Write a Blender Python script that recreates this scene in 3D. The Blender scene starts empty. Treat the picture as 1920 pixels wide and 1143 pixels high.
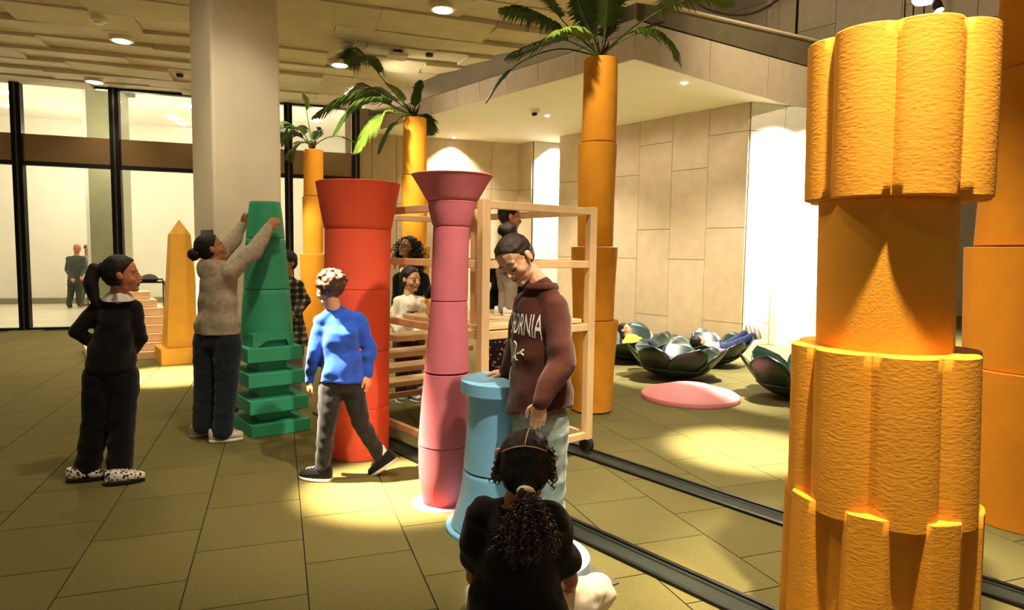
import bpy, bmesh, math, random
import numpy as np
from mathutils import Matrix, Vector
from mathutils.bvhtree import BVHTree

scene = bpy.context.scene
COL = scene.collection
rnd = random.Random(7)
nrs = np.random.RandomState(5)

# ------------------------------------------------------------------ camera
FPX, PITCH, ROLL, CAMH = 1245.0, math.radians(4.5), 0.0137, 1.45
R0 = np.array([1, 0, 0.]); U0 = np.array([0, math.sin(PITCH), math.cos(PITCH)])
CF = np.array([0, math.cos(PITCH), -math.sin(PITCH)])
CR = R0*math.cos(ROLL)+U0*math.sin(ROLL); CU = U0*math.cos(ROLL)-R0*math.sin(ROLL)
CC = np.array([0, 0, CAMH])
cam = bpy.data.cameras.new('camera'); camo = bpy.data.objects.new('camera', cam); COL.objects.link(camo)
cam.sensor_fit = 'HORIZONTAL'; cam.sensor_width = 36.0; cam.lens = FPX/1920*36.0
cam.clip_end = 200
camo.matrix_world = Matrix(((CR[0], CU[0], -CF[0], CC[0]), (CR[1], CU[1], -CF[1], CC[1]), (CR[2], CU[2], -CF[2], CC[2]), (0, 0, 0, 1)))
scene.camera = camo

# pixel -> direction helpers (distances come from floor, walls and things)
def ray(x, y): return CF+CR*((x-960)/FPX)+CU*((571.5-y)/FPX)
def hp(x, y, z=0.):
    d = ray(x, y); return CC+d*((z-CAMH)/d[2])
def atY(x, y, Y):
    d = ray(x, y); return CC+d*(Y/d[1])
def onplane(x, y, P, n):
    d = ray(x, y); return CC+d*(((np.array(P)-CC)@n)/(d@n))
def proj(P):
    v = np.array(P, float)-CC; d = v@CF
    return 960+FPX*(v@CR)/d, 571.5-FPX*(v@CU)/d, d
def az(a):
    a = math.radians(a); return np.array([math.sin(a), math.cos(a), 0])
A_, B_ = az(-19.4), az(70.6)      # floor grid: away / right
S_, T_ = az(-39.6), az(50.4)      # stone walls and floor tracks
Z_ = np.array([0, 0, 1.])
def UV(u, v, z=0.): return A_*u+B_*v+Z_*z
def ST(s, t, z=0.): return S_*s+T_*t+Z_*z
def nrm(v): v = np.array(v, float); return v/np.linalg.norm(v)

# ------------------------------------------------------------------ light
def lin(c):
    if isinstance(c, str): c = [int(c[i:i+2], 16)/255 for i in (0, 2, 4)]
    return tuple(x/12.92 if x <= .04045 else ((x+.055)/1.055)**2.4 for x in c)
scene.view_settings.view_transform = 'Standard'; scene.view_settings.look = 'None'
scene.view_settings.gamma = 1.0; scene.view_settings.use_curve_mapping = False
scene.view_settings.exposure = 0.75
W = bpy.data.worlds.new('world'); scene.world = W; W.use_nodes = True
W.node_tree.nodes['Background'].inputs[0].default_value = (1.0, .80, .50, 1)
W.node_tree.nodes['Background'].inputs[1].default_value = 0.25
WARM = (1.0, .83, .57); WARM2 = (1.0, .88, .68); NEUT = (1.0, .95, .82)
def spot(loc, aim, watts, deg, blend=.5, col=WARM, rad=.05):
    l = bpy.data.lights.new('spot_light', 'SPOT'); o = bpy.data.objects.new('spot_light', l); COL.objects.link(o)
    l.energy = watts; l.spot_size = math.radians(deg); l.spot_blend = blend; l.color = col; l.shadow_soft_size = rad
    o.location = Vector(loc); d = Vector(aim)-Vector(loc)
    o.rotation_euler = d.to_track_quat('-Z', 'Y').to_euler(); return o
def point(loc, watts, col=WARM2, rad=.15):
    l = bpy.data.lights.new('point_light', 'POINT'); o = bpy.data.objects.new('point_light', l); COL.objects.link(o)
    l.energy = watts; l.color = col; l.shadow_soft_size = rad; o.location = Vector(loc); return o
# accent spotlights under the ceiling and in the void, with added unseen fill spots
LT = lambda p, dx, dy, z: (p[0]+dx, p[1]+dy, z)
pA = hp(750, 915); spot((-2.45, 3.60, 4.1), pA, 8500, 17, .9)
pB = hp(1400, 842); spot(LT(pB, -.6, -.9, 4.12), pB, 4200, 19, .85, WARM2)
pC = hp(322, 704); spot(LT(pC, -.5, -.6, 4.1), pC, 6000, 22, .85); pD = hp(268, 650); spot(LT(pD, -.3, -.7, 4.1), pD, 1800, 20, .85)
spot((1.07, 1.70, 4.15), (1.47, 2.36, 1.4), 1050, 32, .7)
pI = hp(1120, 1110); spot(LT(pI, .45, .35, 4.1), pI, 900, 17, .8)
pG = hp(775, 655); spot((-2.2, 6.6, 4.0), (pG[0], pG[1], 1.9), 520, 34, .6)
pH = hp(585, 640); spot((-3.9, 8.6, 4.0), (pH[0], pH[1], 1.6), 520, 26, .6)
spot((.2, 4.6, 4.1), (.85, 6.0, 2.6), 120, 40, .7)
spot((2.9, 6.0, 6.2), (1.8, 7.8, 0), 3600, 44, .8, NEUT)
spot((1.15, 3.0, 4.1), (1.55, 4.2, 0), 560, 66, .9, WARM2)  # unseen fill spot added to brighten the right floor
spot((.75, 1.7, 4.1), (-.25, 3.6, .9), 420, 46, .9, WARM2)  # added fill for the pink column and blue pedestal, no visible fitting
spot((-1.5, 4.9, 4.1), (-1.0, 6.5, .95), 330, 26, .9, WARM2)  # unseen spot added to lift the girl in cream behind the scaffold
spot((-2.2, 5.3, 4.1), (-3.0, 7.1, 2.4), 85, 62, .9, WARM2)  # added fill on the cream pillar, lamp itself unseen
spot((-3.6, 4.4, 4.1), (-3.3, 7.0, 3.0), 60, 50, .9, WARM2)  # second unseen fill for the pillar's upper part
spot((-4.4, 11.2, 4.05), (-5.2, 12.3, 0), 900, 50, .8)
spot(S_*9.2+T_*4.6+Z_*3.7, S_*8.6+T_*6.6+Z_*4.05, 45, 110, .9, WARM2)  # unseen fill added for the left limestone band
spot(S_*2.6+T_*8.6+Z_*6.4, S_*5.6+T_*9.6+Z_*4.2, 330, 80, .9, WARM)  # same kind of added fill, for the right limestone band
# unseen spots added high up in the void to brighten its far wall
for q in (2.5, 5.5, 8.5): spot((S_*q+T_*14.2)+np.array([0, 0, 9.2]), (S_*q+T_*16.8)+np.array([0, 0, 5.0]), 70, 100, .8, WARM)
# ------------------------------------------------------------------ materials
MATS = {}
def mat(name, col, rough=.6, metal=0., nscale=0, namt=.12, bump=0., bscale=40, spec=.5, col2=None, stretch=None, rand=0., emit=None, alpha=None, sheen=0., coat=0., detail=3.):
    if name in MATS: return MATS[name]
    m = bpy.data.materials.new(name); m.use_nodes = True; nt = m.node_tree; N = nt.nodes; L = nt.links
    p = N['Principled BSDF']; c = lin(col)
    p.inputs['Base Color'].default_value = (*c, 1); p.inputs['Roughness'].default_value = rough; p.inputs['Metallic'].default_value = metal
    p.inputs['Specular IOR Level'].default_value = spec; p.inputs['Sheen Weight'].default_value = sheen; p.inputs['Coat Weight'].default_value = coat
    tc = N.new('ShaderNodeTexCoord'); mp = N.new('ShaderNodeMapping'); L.new(tc.outputs['Object'], mp.inputs[0])
    if stretch: mp.inputs['Scale'].default_value = stretch
    last = None
    if nscale:
        n = N.new('ShaderNodeTexNoise'); n.inputs['Scale'].default_value = nscale; n.inputs['Detail'].default_value = detail; L.new(mp.outputs[0], n.inputs[0])
        r = N.new('ShaderNodeValToRGB'); L.new(n.outputs[0], r.inputs[0])
        c2 = lin(col2) if col2 else tuple(x*(1-namt*2) for x in c); c1 = c if col2 else tuple(min(1, x*(1+namt)) for x in c)
        r.color_ramp.elements[0].position = .3; r.color_ramp.elements[1].position = .7
        r.color_ramp.elements[0].color = (*c2, 1); r.color_ramp.elements[1].color = (*c1, 1); last = r.outputs[0]
    if rand:
        oi = N.new('ShaderNodeObjectInfo'); mr = N.new('ShaderNodeMapRange'); L.new(oi.outputs['Random'], mr.inputs[0])
        mr.inputs[3].default_value = 1-rand; mr.inputs[4].default_value = 1+rand
        hs = N.new('ShaderNodeHueSaturation'); L.new(mr.outputs[0], hs.inputs['Value'])
        if last: L.new(last, hs.inputs['Color'])
        else: hs.inputs['Color'].default_value = (*c, 1)
        last = hs.outputs[0]
    if last: L.new(last, p.inputs['Base Color'])
    if bump:
        n2 = N.new('ShaderNodeTexNoise'); n2.inputs['Scale'].default_value = bscale; n2.inputs['Detail'].default_value = 4; L.new(mp.outputs[0], n2.inputs[0])
        b = N.new('ShaderNodeBump'); b.inputs['Strength'].default_value = bump; b.inputs['Distance'].default_value = .006
        L.new(n2.outputs[0], b.inputs['Height']); L.new(b.outputs[0], p.inputs['Normal'])
    if emit:
        p.inputs['Emission Color'].default_value = (*emit[0], 1); p.inputs['Emission Strength'].default_value = emit[1]
    MATS[name] = m; return m
def glass_mat(name, tint=(.97, 1, .97), refl=.07, rough=0.):
    m = bpy.data.materials.new(name); m.use_nodes = True; nt = m.node_tree; N = nt.nodes; L = nt.links
    N.remove(N['Principled BSDF']); tr = N.new('ShaderNodeBsdfTransparent'); tr.inputs[0].default_value = (*tint, 1)
    g = N.new('ShaderNodeBsdfGlossy'); g.inputs['Roughness'].default_value = rough
    fr = N.new('ShaderNodeFresnel'); fr.inputs[0].default_value = 1.45
    mx = N.new('ShaderNodeMixShader'); L.new(fr.outputs[0], mx.inputs[0]); L.new(tr.outputs[0], mx.inputs[1]); L.new(g.outputs[0], mx.inputs[2])
    L.new(mx.outputs[0], N['Material Output'].inputs[0]); MATS[name] = m; return m
M_tile = mat('carpet_tile', '6f673c', .95, nscale=60, namt=.05, bump=.35, bscale=260, rand=.05, spec=.15)
M_joint = mat('joint_dark', '2b2a1c', .95, nscale=20, namt=.1)
M_ceil = mat('ceiling_panel', 'cdc2a0', .85, nscale=3, namt=.05, rand=.05, bump=.05, bscale=30, spec=.2)
M_gap = mat('gap_dark', '3a3325', .95, nscale=8, namt=.1)
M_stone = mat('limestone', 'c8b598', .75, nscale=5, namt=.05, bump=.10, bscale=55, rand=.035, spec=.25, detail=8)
M_white = mat('white_plaster', 'e9e2d0', .8, nscale=4, namt=.015)
M_pillar = mat('cream_plaster', 'd6c8aa', .75, nscale=3, namt=.03, bump=.04, bscale=30)
M_black = mat('black_metal', '14100d', .45, .4, nscale=12, namt=.1)
M_alu = mat('mullion_strip', '6f6a60', .35, .8, nscale=12, namt=.1)
M_bronze = mat('bronze_panel', 'a98b63', .28, .85, nscale=2.5, namt=.04)
M_fascia = mat('metal_fascia', 'a89a83', .22, .85, nscale=3, namt=.05)
M_beam = mat('grey_beam', '7d7158', .45, .4, nscale=4, namt=.08)
M_glass = glass_mat('clear_glass')
M_lamp = mat('lamp_glow', 'ffffff', .5, nscale=4, namt=.01, emit=((1, .93, .75), 14))
M_ring = mat('lamp_ring', 'd8cdb4', .4, .3, nscale=10, namt=.05)

# ------------------------------------------------------------------ mesh helpers
def setp(o, label=None, cat=None, group=None, kind=None):
    if label: o['label'] = label
    if cat: o['category'] = cat
    if group: o['group'] = group
    if kind: o['kind'] = kind
    return o
def link(name, me, m=None, parent=None, smooth=False):
    if m is not None and not me.materials: me.materials.append(m)
    if smooth:
        me.polygons.foreach_set('use_smooth', [True]*len(me.polygons))
    o = bpy.data.objects.new(name, me); COL.objects.link(o)
    if parent is not None:
        o.parent = parent; o.matrix_parent_inverse = parent.matrix_basis.inverted()
    return o
def mesh(name, V, Fc, m=None, parent=None, smooth=False):
    me = bpy.data.meshes.new(name); me.from_pydata([tuple(float(c) for c in v) for v in V], [], [tuple(f) for f in Fc]); me.update()
    return link(name, me, m, parent, smooth)
def empty(name, loc, label=None, cat=None, group=None, kind=None):
    o = bpy.data.objects.new(name, None); COL.objects.link(o); o.location = Vector([float(c) for c in loc]); o.empty_display_size = .1
    return setp(o, label, cat, group, kind)
BOXF = [(0, 3, 2, 1), (4, 5, 6, 7), (0, 1, 5, 4), (1, 2, 6, 5), (2, 3, 7, 6), (3, 0, 4, 7)]
def obox(o, ex, ey, ez):
    o, ex, ey, ez = map(np.array, (o, ex, ey, ez))
    V = [o, o+ex, o+ex+ey, o+ey]; V += [v+ez for v in V]
    if np.dot(np.cross(ex, ey), ez) < 0: return V, [tuple(reversed(f)) for f in BOXF]
    return V, BOXF
def bev(o, w=.01, seg=2):
    md = o.modifiers.new('bevel', 'BEVEL'); md.width = w; md.segments = seg; md.limit_method = 'ANGLE'; return o
def boxo(name, o, ex, ey, ez, m, parent=None, bevel=0):
    V, Fc = obox(o, ex, ey, ez); ob = mesh(name, V, Fc, m, parent)
    if bevel: bev(ob, bevel)
    return ob
def bar(name, p, q, w, h, m, parent, up=Z_, bevel=.004):
    p, q = np.array(p, float), np.array(q, float); d = nrm(q-p); side = np.cross(d, up)
    if np.linalg.norm(side) < 1e-3: side = np.cross(d, S_)
    side = nrm(side); u2 = nrm(np.cross(side, d))
    return boxo(name, p-side*w/2-u2*h/2, q-p, side*w, u2*h, m, parent, bevel)
def ringfaces(n, k, cap0=True, cap1=True):
    Fc = []
    for i in range(k-1):
        for j in range(n):
            a = i*n+j; b = i*n+(j+1) % n; Fc.append((a, b, b+n, a+n))
    if cap0: Fc.append(tuple(reversed(range(n))))
    if cap1: Fc.append(tuple(range((k-1)*n, k*n)))
    return Fc
def lathe(name, prof, m, parent=None, n=40, rfun=None, smooth=True):
    """prof: list of (x, y, z, r)"""
    V = []
    for x, y, z, r in prof:
        for j in range(n):
            a = 2*math.pi*j/n; rr = r*(rfun(a) if rfun else 1); V.append((x+rr*math.cos(a), y+rr*math.sin(a), z))
    o = mesh(name, V, ringfaces(n, len(prof)), m, parent, smooth)
    if smooth:
        md = o.modifiers.new('edge', 'EDGE_SPLIT'); md.split_angle = math.radians(38)
    return o
def tubegeo(P, Rr, n=8):
    P = np.array(P, float); Rr = np.array(Rr, float)*np.ones(len(P)); V = []
    tan = np.gradient(P, axis=0); prev = None
    for i in range(len(P)):
        d = nrm(tan[i]+1e-9)
        if prev is None:
            ref = Z_ if abs(d[2]) < .9 else np.array([1., 0, 0]); x = nrm(np.cross(d, ref))
        else: x = nrm(prev-d*np.dot(prev, d))
        prev = x; y = np.cross(d, x)
        for j in range(n):
            a = 2*math.pi*j/n; V.append(P[i]+Rr[i]*(x*math.cos(a)+y*math.sin(a)))
    return V, ringfaces(n, len(P))
def tube(name, P, r, m, parent=None, n=8):
    V, Fc = tubegeo(P, r, n); return mesh(name, V, Fc, m, parent, True)
def join(parts):
    V, Fc, o = [], [], 0
    for v, f in parts:
        V += list(v); Fc += [tuple(i+o for i in t) for t in f]; o += len(v)
    return V, Fc
def bez(P, n=16):
    P = [np.array(p, float) for p in P]; out = []
    for t in np.linspace(0, 1, n):
        Q = P
        while len(Q) > 1: Q = [a*(1-t)+b*t for a, b in zip(Q[:-1], Q[1:])]
        out.append(Q[0])
    return np.array(out)
def spline(P, n=8):
    """Catmull-Rom through points"""
    P = [np.array(p, float) for p in P]; P = [2*P[0]-P[1]]+P+[2*P[-1]-P[-2]]; out = []
    for i in range(1, len(P)-2):
        for t in np.linspace(0, 1, n, endpoint=False):
            a, b, c, d = P[i-1:i+3]
            out.append(.5*((2*b)+(c-a)*t+(2*a-5*b+4*c-d)*t*t+(3*b-a-3*c+d)*t**3))
    out.append(P[-2]); return np.array(out)
def clip(poly, nx, ny, c):
    """keep nx*x+ny*y<=c"""
    out = []
    for i in range(len(poly)):
        p, q = poly[i], poly[(i+1) % len(poly)]; dp = nx*p[0]+ny*p[1]-c; dq = nx*q[0]+ny*q[1]-c
        if dp <= 0: out.append(p)
        if dp*dq < 0: t = dp/(dp-dq); out.append((p[0]+(q[0]-p[0])*t, p[1]+(q[1]-p[1])*t))
    return out
def inframe(P, mg=60):
    x, y, d = proj(P); return d > .3 and -mg < x < 1920+mg and -mg < y < 1143+mg

# ------------------------------------------------------------------ floor
V, Fc = join([obox(UV(-6, -11, -.10), A_*19.6, B_*31, Z_*.092), obox(UV(13.6, 1.5, -.10), A_*5, B_*18.5, Z_*.092)]); floor = mesh('floor', V, Fc, M_joint)
setp(floor, 'olive carpet tile floor of the gallery hall', 'floor', kind='structure')
PU, PV = .565, .495
tme = bpy.data.meshes.new('floor_tile')
V, Fc = obox(np.array([.003, .003, -.012]), np.array([PU-.006, 0, 0]), np.array([0, PV-.006, 0]), np.array([0, 0, .012]))
tme.from_pydata([tuple(v) for v in V], [], Fc); tme.materials.append(M_tile)
gridrot = Matrix(((A_[0], B_[0], 0), (A_[1], B_[1], 0), (0, 0, 1)))
gridm = Matrix(((A_[0], B_[0], 0, 0), (A_[1], B_[1], 0, 0), (0, 0, 1, 0), (0, 0, 0, 1)))
tiles = []
for k in range(-20, 34):
    for i in range(-6, 38):
        u = 3.115+PU*i+(PU*.5 if k % 2 else 0); v = .10+PV*k
        if u+PU > 13.6 and v < 1.6: continue
        if u > 17.5: continue
        c = UV(u+PU/2, v+PV/2)
        if (UV(u+PU/2, v+PV/2)@CF) < .4: continue
        if not inframe(c, 900): continue
        tiles.append((proj(c)[2]+(0 if inframe(c, 80) else 100), u, v))
tiles.sort()
for d, u, v in tiles[:300]:
    o = bpy.data.objects.new('floor_tile', tme); COL.objects.link(o); o.parent = floor
    o.matrix_world = Matrix.Translation(Vector(UV(u, v))) @ gridm
parts = []
for d, u, v in tiles[300:]:
    parts.append(obox(UV(u+.003, v+.003, -.012), A_*(PU-.006), B_*(PV-.006), Z_*.012))
V, Fc = join(parts); o = mesh('far_floor_tiles', V, Fc, M_tile, floor); o['kind'] = 'stuff'
# ------------------------------------------------------------------ floor tracks
M_trackg = mat('track_green', '192212', .75, .0, nscale=14, namt=.15)
M_trackb = mat('track_black', '0c0b09', .5, .3, nscale=10, namt=.1)
def track(t0, t1, s0, s1, label):
    e = empty('floor_track', ST(s0, (t0+t1)/2, 0), label, 'floor track', 'floor tracks under the scaffold')
    boxo('infill', ST(s0, t0+.018, .001), S_*(s1-s0), T_*(t1-t0-.036), Z_*.006, M_trackg, e)
    for t in (t0, t1-.022): boxo('edge_rail', ST(s0, t, .001), S_*(s1-s0), T_*.022, Z_*.016, M_trackb, e)
    boxo('groove', ST(s0, t1-.052, .0062), S_*(s1-s0), T_*.012, Z_*.003, M_trackb, e)
track(2.345, 2.515, -1.2, 5.6, 'dark green floor track nearer the seated girl')
track(3.345, 3.53, -1.2, 5.6, 'dark green floor track farther away, ending at the scaffold caster')
boxo('floor_plate', hp(1104, 1058)+Z_*.001, hp(1161, 1094)-hp(1104, 1058), (hp(1150, 1098)-hp(1161, 1094))*1.6, Z_*.006, mat('plate_grey', '6d675c', .5, .3, nscale=30, namt=.1))
setp(bpy.data.objects['floor_plate'], 'small grey metal plate on the floor beside the near track', 'floor plate')

# ------------------------------------------------------------------ ceiling
ZC = 4.22
ceil_poly = [(-6, -11), (13.7, -11), (13.7, 8), (-6, 8)]
tS = lambda: (A_@T_, B_@T_)
ceil_poly = clip(ceil_poly, A_@T_, B_@T_, 5.93)
def prism(name, poly, z0, z1, m, parent=None, dz=None):
    n = len(poly); lo = [UV(u, v, z0+(dz(u, v) if dz else 0)) for u, v in poly]; hi = [UV(u, v, z1) for u, v in poly]
    Fc = [tuple(range(n)), tuple(reversed(range(n, 2*n)))]+[(i, i+n, (i+1) % n+n, (i+1) % n) for i in range(n)]
    return mesh(name, lo+hi, Fc, m, parent)
ceiling = prism('ceiling', ceil_poly, ZC+.06, ZC+.2, M_gap)
setp(ceiling, 'low ceiling of staggered beige panels over the hall', 'ceiling', kind='structure')
for i in range(-6, 17):
    u0 = 7.28+.656*i-.656*0; 
    for j in range(-10, 8):
        v0 = (.705 if i % 2 == 0 else 1.17)+1.385*j
        if u0 > 13.6: continue
        poly = [(u0+.004, v0+.004), (min(u0+.652, 13.66), v0+.004), (min(u0+.652, 13.66), v0+1.381), (u0+.004, v0+1.381)]
        poly = clip(poly, A_@T_, B_@T_, 5.92)
        if len(poly) < 3: continue
        cu = sum(p[0] for p in poly)/len(poly); cv = sum(p[1] for p in poly)/len(poly)
        if (UV(cu, cv, ZC)@CF) < .5 or not inframe(UV(cu, cv, ZC), 600): continue
        tu = rnd.uniform(-.06, .11); tv = rnd.uniform(-.022, .022); b = rnd.uniform(-.022, .022)
        prism('ceiling_panel', poly, ZC, ZC+.085, M_ceil, ceiling, dz=lambda u, v, tu=tu, tv=tv, b=b, cu=cu, cv=cv: max(-.05, min(.05, b+tu*(u-cu)+tv*(v-cv))))
# downlights
def downlight(px, py, label, watts=170):
    P = hp(px, py, ZC-.02); e = empty('downlight', P, label, 'downlight', 'ceiling downlights')
    lathe('ring', [(P[0], P[1], P[2]-.035, .085), (P[0], P[1], P[2]-.04, .13), (P[0], P[1], P[2]-.03, .145), (P[0], P[1], P[2]+.03, .145)], M_ring, e, 32)
    lathe('diffuser', [(P[0], P[1], P[2]-.043, .105), (P[0], P[1], P[2]-.033, .112), (P[0], P[1], P[2]+.02, .11)], M_lamp, e, 32)
    spot((P[0], P[1], P[2]-.06), (P[0], P[1], 0), watts, 120, .9, WARM, .1)
downlight(228, 72, 'round downlight in the ceiling left of the cream pillar')
downlight(177, 150, 'round downlight at the ceiling edge above the glass wall')
downlight(830, 13, 'large round downlight at the top between pillar and palm')
downlight(637, 118, 'round downlight behind the small palm fronds right of the pillar')
for p, w in [((-3.4, 5.6), 90), ((-1.0, 3.3), 160), ((-.2, 2.4), 40), ((-5.6, 4.6), 20), ((.6, .6), 12), ((-6.6, 8.2), 80), ((-4.0, 10.5), 160)]:
    spot((p[0], p[1], 4.15), (p[0], p[1], 0), w, 120, .9, WARM, .1)
M_offw = mat('offwhite_plastic', 'd9ceb6', .5, nscale=10, namt=.03)
def detector(px, py, label):
    P = hp(px, py, ZC-.03); o = lathe('smoke_detector', [(P[0], P[1], P[2]-.075, .03), (P[0], P[1], P[2]-.07, .045), (P[0], P[1], P[2]-.045, .06), (P[0], P[1], P[2]-.04, .085), (P[0], P[1], P[2]+.03, .09)], M_offw, None, 28)
    setp(o, label, 'smoke detector', 'smoke detectors')
detector(185, 33, 'small white smoke detector on the ceiling above the left downlight')
detector(650, 88, 'small white smoke detector on the ceiling beside the pillar')
P = hp(745, 102, ZC-.06); o = boxo('ceiling_device', P-A_*.13-B_*.13-Z_*.05, A_*.26, B_*.26, Z_*.05, M_offw, None, .012); setp(o, 'square white box mounted on the ceiling above the palms', 'ceiling box')
boxo('mount', P-A_*.06-B_*.06, A_*.12, B_*.12, Z_*.09, M_gap, o)
for px, py, lb in [(805, 102, 'small dark round sensor on the ceiling right of the white box'), (337, 141, 'tiny dark sensor on the ceiling near the pillar')]:
    P = hp(px, py, ZC-.02); setp(lathe('ceiling_sensor', [(P[0], P[1], P[2]-.03, .03), (P[0], P[1], P[2]-.028, .05), (P[0], P[1], P[2]+.02, .055)], M_gap, None, 20), lb, 'sensor')

# ------------------------------------------------------------------ glass wall
GU = 13.65
def window(n, v0, v1, label):
    e = empty('window_%d' % n, UV(GU, (v0+v1)/2), label, 'window', kind='structure')
    for v in (v0, v1):
        boxo('mullion', UV(GU-.09, v-.075, -.15), A_*.18, B_*.15, Z_*4.42, M_black, e)
        boxo('mullion_strip', UV(GU-.105, v-.012, -.02), A_*.02, B_*.03, Z_*4.26, M_alu, e)
    for z0, z1 in ((-.15, .035), (2.83, 2.90), (4.20, 4.30)): boxo('transom', UV(GU-.06, v0+.07, z0), A_*.12, B_*(v1-v0-.14), Z_*(z1-z0), M_black, e)
    boxo('spandrel_panel', UV(GU-.03, v0+.07, 2.90), A_*.06, B_*(v1-v0-.14), Z_*.46, M_bronze, e)
    for z0, z1 in ((.035, 2.83), (3.36, 4.20)):
        mesh('pane', [UV(GU, v0+.07, z0), UV(GU, v1-.07, z0), UV(GU, v1-.07, z1), UV(GU, v0+.07, z1)], [(0, 1, 2, 3)], M_glass, e)
vs = [-7.08, -5.62, -4.16, -2.70, -1.24, .21, 1.47]
lbs = ['far left bay of the glass wall outside the frame', 'narrow visible bay of the glass wall at the left edge', 'glass wall bay in front of the two figures', 'glass wall bay behind the yellow obelisk', 'glass wall bay hidden behind the cream pillar', 'glass wall bay behind the farthest palm column']
for i in range(6): window(i+1, vs[i], vs[i+1], lbs[i])
# room beyond the glass
M_roomw = mat('room_white', 'f2ecdc', .7, nscale=2, namt=.02)
M_roomf = mat('room_floor', 'e4dcc6', .35, nscale=3, namt=.04)
M_green = mat('column_green_grey', '9c9a78', .4, nscale=3, namt=.05)
setp(boxo('floor_foyer', UV(GU+.05, -14, -.25), A_*9, B_*17, Z_*.10, M_roomf), 'pale polished floor beyond the glass wall', 'floor', kind='structure')
BU = 21.8
wf = boxo('wall_foyer', UV(BU, -14, -.15), A_*.2, B_*17, Z_*5.3, M_roomw); setp(wf, 'white back wall of the room beyond the glass', 'wall', kind='structure')
setp(boxo('baseboard_foyer', UV(BU-.04, -14, -.15), A_*.04, B_*17, Z_*.16, mat('base_grey', '8f8871', .6, nscale=5, namt=.05)), 'grey baseboard of the room beyond the glass', 'baseboard', kind='structure')
setp(boxo('wall_foyer_right', UV(GU+1.0, 2.2, -.15), A_*7.5, B_*.2, Z_*5.3, M_roomw), 'white side wall of the room beyond the glass', 'wall', kind='structure')
setp(boxo('ceiling_foyer', UV(GU+.05, -14, 4.95), A_*9, B_*17, Z_*.12, M_roomw), 'white ceiling of the room beyond the glass', 'ceiling', kind='structure')
p0 = onplane(163, 400, UV(16.2, 0), A_); p1 = onplane(233, 400, UV(16.2, 0), A_); v0, v1 = p0@B_, p1@B_
e = empty('foyer_column', UV(16.4, (v0+v1)/2, -.15), 'square grey green column beyond the glass, behind the two figures', 'column')
boxo('shaft', UV(16.2, v0, -.15), A_*.8, B_*(v1-v0), Z_*5.0, M_green, e, .02)
boxo('white_edge', UV(16.19, v0-.01, -.15), A_*.82, B_*.06, Z_*4.95, M_roomw, e)
boxo('cap', UV(16.1, v0-.12, 4.78), A_*1.0, B_*(v1-v0+.24), Z_*.17, mat('cap_grey', '5f5b49', .7, nscale=6, namt=.1), e)
for px, py, lb in [(18, 174, 'upper one of two at the left edge'), (15, 198, 'lower one of two at the left edge'), (197, 168, 'just left of the second mullion'), (354, 199, 'topmost of three beside the pillar'), (325, 222, 'left one of three beside the pillar'), (343, 232, 'lowest of three beside the pillar'), (592, 226, 'above the farthest palm column')]:
    P = hp(px, py, 4.93); e = empty('foyer_light', P, 'round ceiling light beyond the glass, '+lb, 'downlight', 'foyer lights')
    lathe('diffuser', [(P[0], P[1], P[2]-.02, .11), (P[0], P[1], P[2]+.01, .11)], M_lamp, e, 24)
for u, v in [(15.2, -3.2), (15.2, -5.6), (15.4, -.6), (18.3, -6.6), (18.3, -3.0), (18.3, -.4), (20, -5.0), (16.5, 1.0)]:
    point(UV(u, v, 3.5), 40, (1, .91, .72), .12)
# ------------------------------------------------------------------ cream pillar
cn = hp(408, 722)
def along(px, d):
    lo, hi = 0., 4.
    for _ in range(50):
        m_ = (lo+hi)/2; x = proj(cn+d*m_+Z_*1.45)[0]
        x0 = proj(cn+Z_*1.45)[0]
        if abs(x-x0) < abs(px-x0): lo = m_
        else: hi = m_
    return lo
ls, lt = along(371, S_), along(530, T_)
pil = boxo('pillar', cn, S_*max(ls, .8), T_*lt, Z_*4.3, M_pillar, None, .03); setp(pil, 'tall cream plastered square pillar up to the ceiling', 'pillar', kind='structure')
P = onplane(388, 437, cn, S_); 
P = atY(388, 437, cn[1]+.25)
o = boxo('wall_box', onplane(380, 444, cn, T_)-T_*.02, onplane(400, 444, cn, T_)-onplane(380, 444, cn, T_), Z_*.075, T_*.02, mat('box_grey', '4b4635', .5, nscale=10, namt=.1)); setp(o, 'small dark grey box fixed on the pillar', 'wall box')

# ------------------------------------------------------------------ limestone walls
ZS = 3.88
def panelwall(name, label, O, D, Nn, length, zt, cols, joints, kind='structure', m=M_stone, th=.03, base=M_gap):
    """wall along D from O (floor), outward normal Nn; cols = column widths start list, joints(i) -> z list"""
    w = boxo(name, O-Nn*.2, D*length, Nn*.2, Z_*zt(0) if callable(zt) else Z_*zt, base)
    setp(w, label, 'wall', kind=kind)
    g = .004
    for i in range(len(cols)-1):
        a, b = cols[i], min(cols[i+1], length)
        if b-a < .03: continue
        ZT = zt(0) if callable(zt) else zt
        zz = [0]+[z for z in joints(i) if 0 < z < ZT]+[ZT]
        for z0, z1 in zip(zz[:-1], zz[1:]):
            boxo('stone_panel', O+D*(a+g)+Z_*(z0+g), D*(b-a-2*g), Nn*(th+rnd.uniform(-.002, .002)), Z_*(z1-z0-2*g), m, w)
    return w
JB = lambda i: [.35, 1.905, 3.44] if i % 2 == 0 else [1.375, 2.92]
cB = [i*.738 for i in range(6)]+[4.36]
panelwall('wall_alcove', 'pale limestone panel wall behind the lotus seats', ST(5.9, 9.75), S_, -T_, 4.36, ZS, cB, JB)
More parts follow.
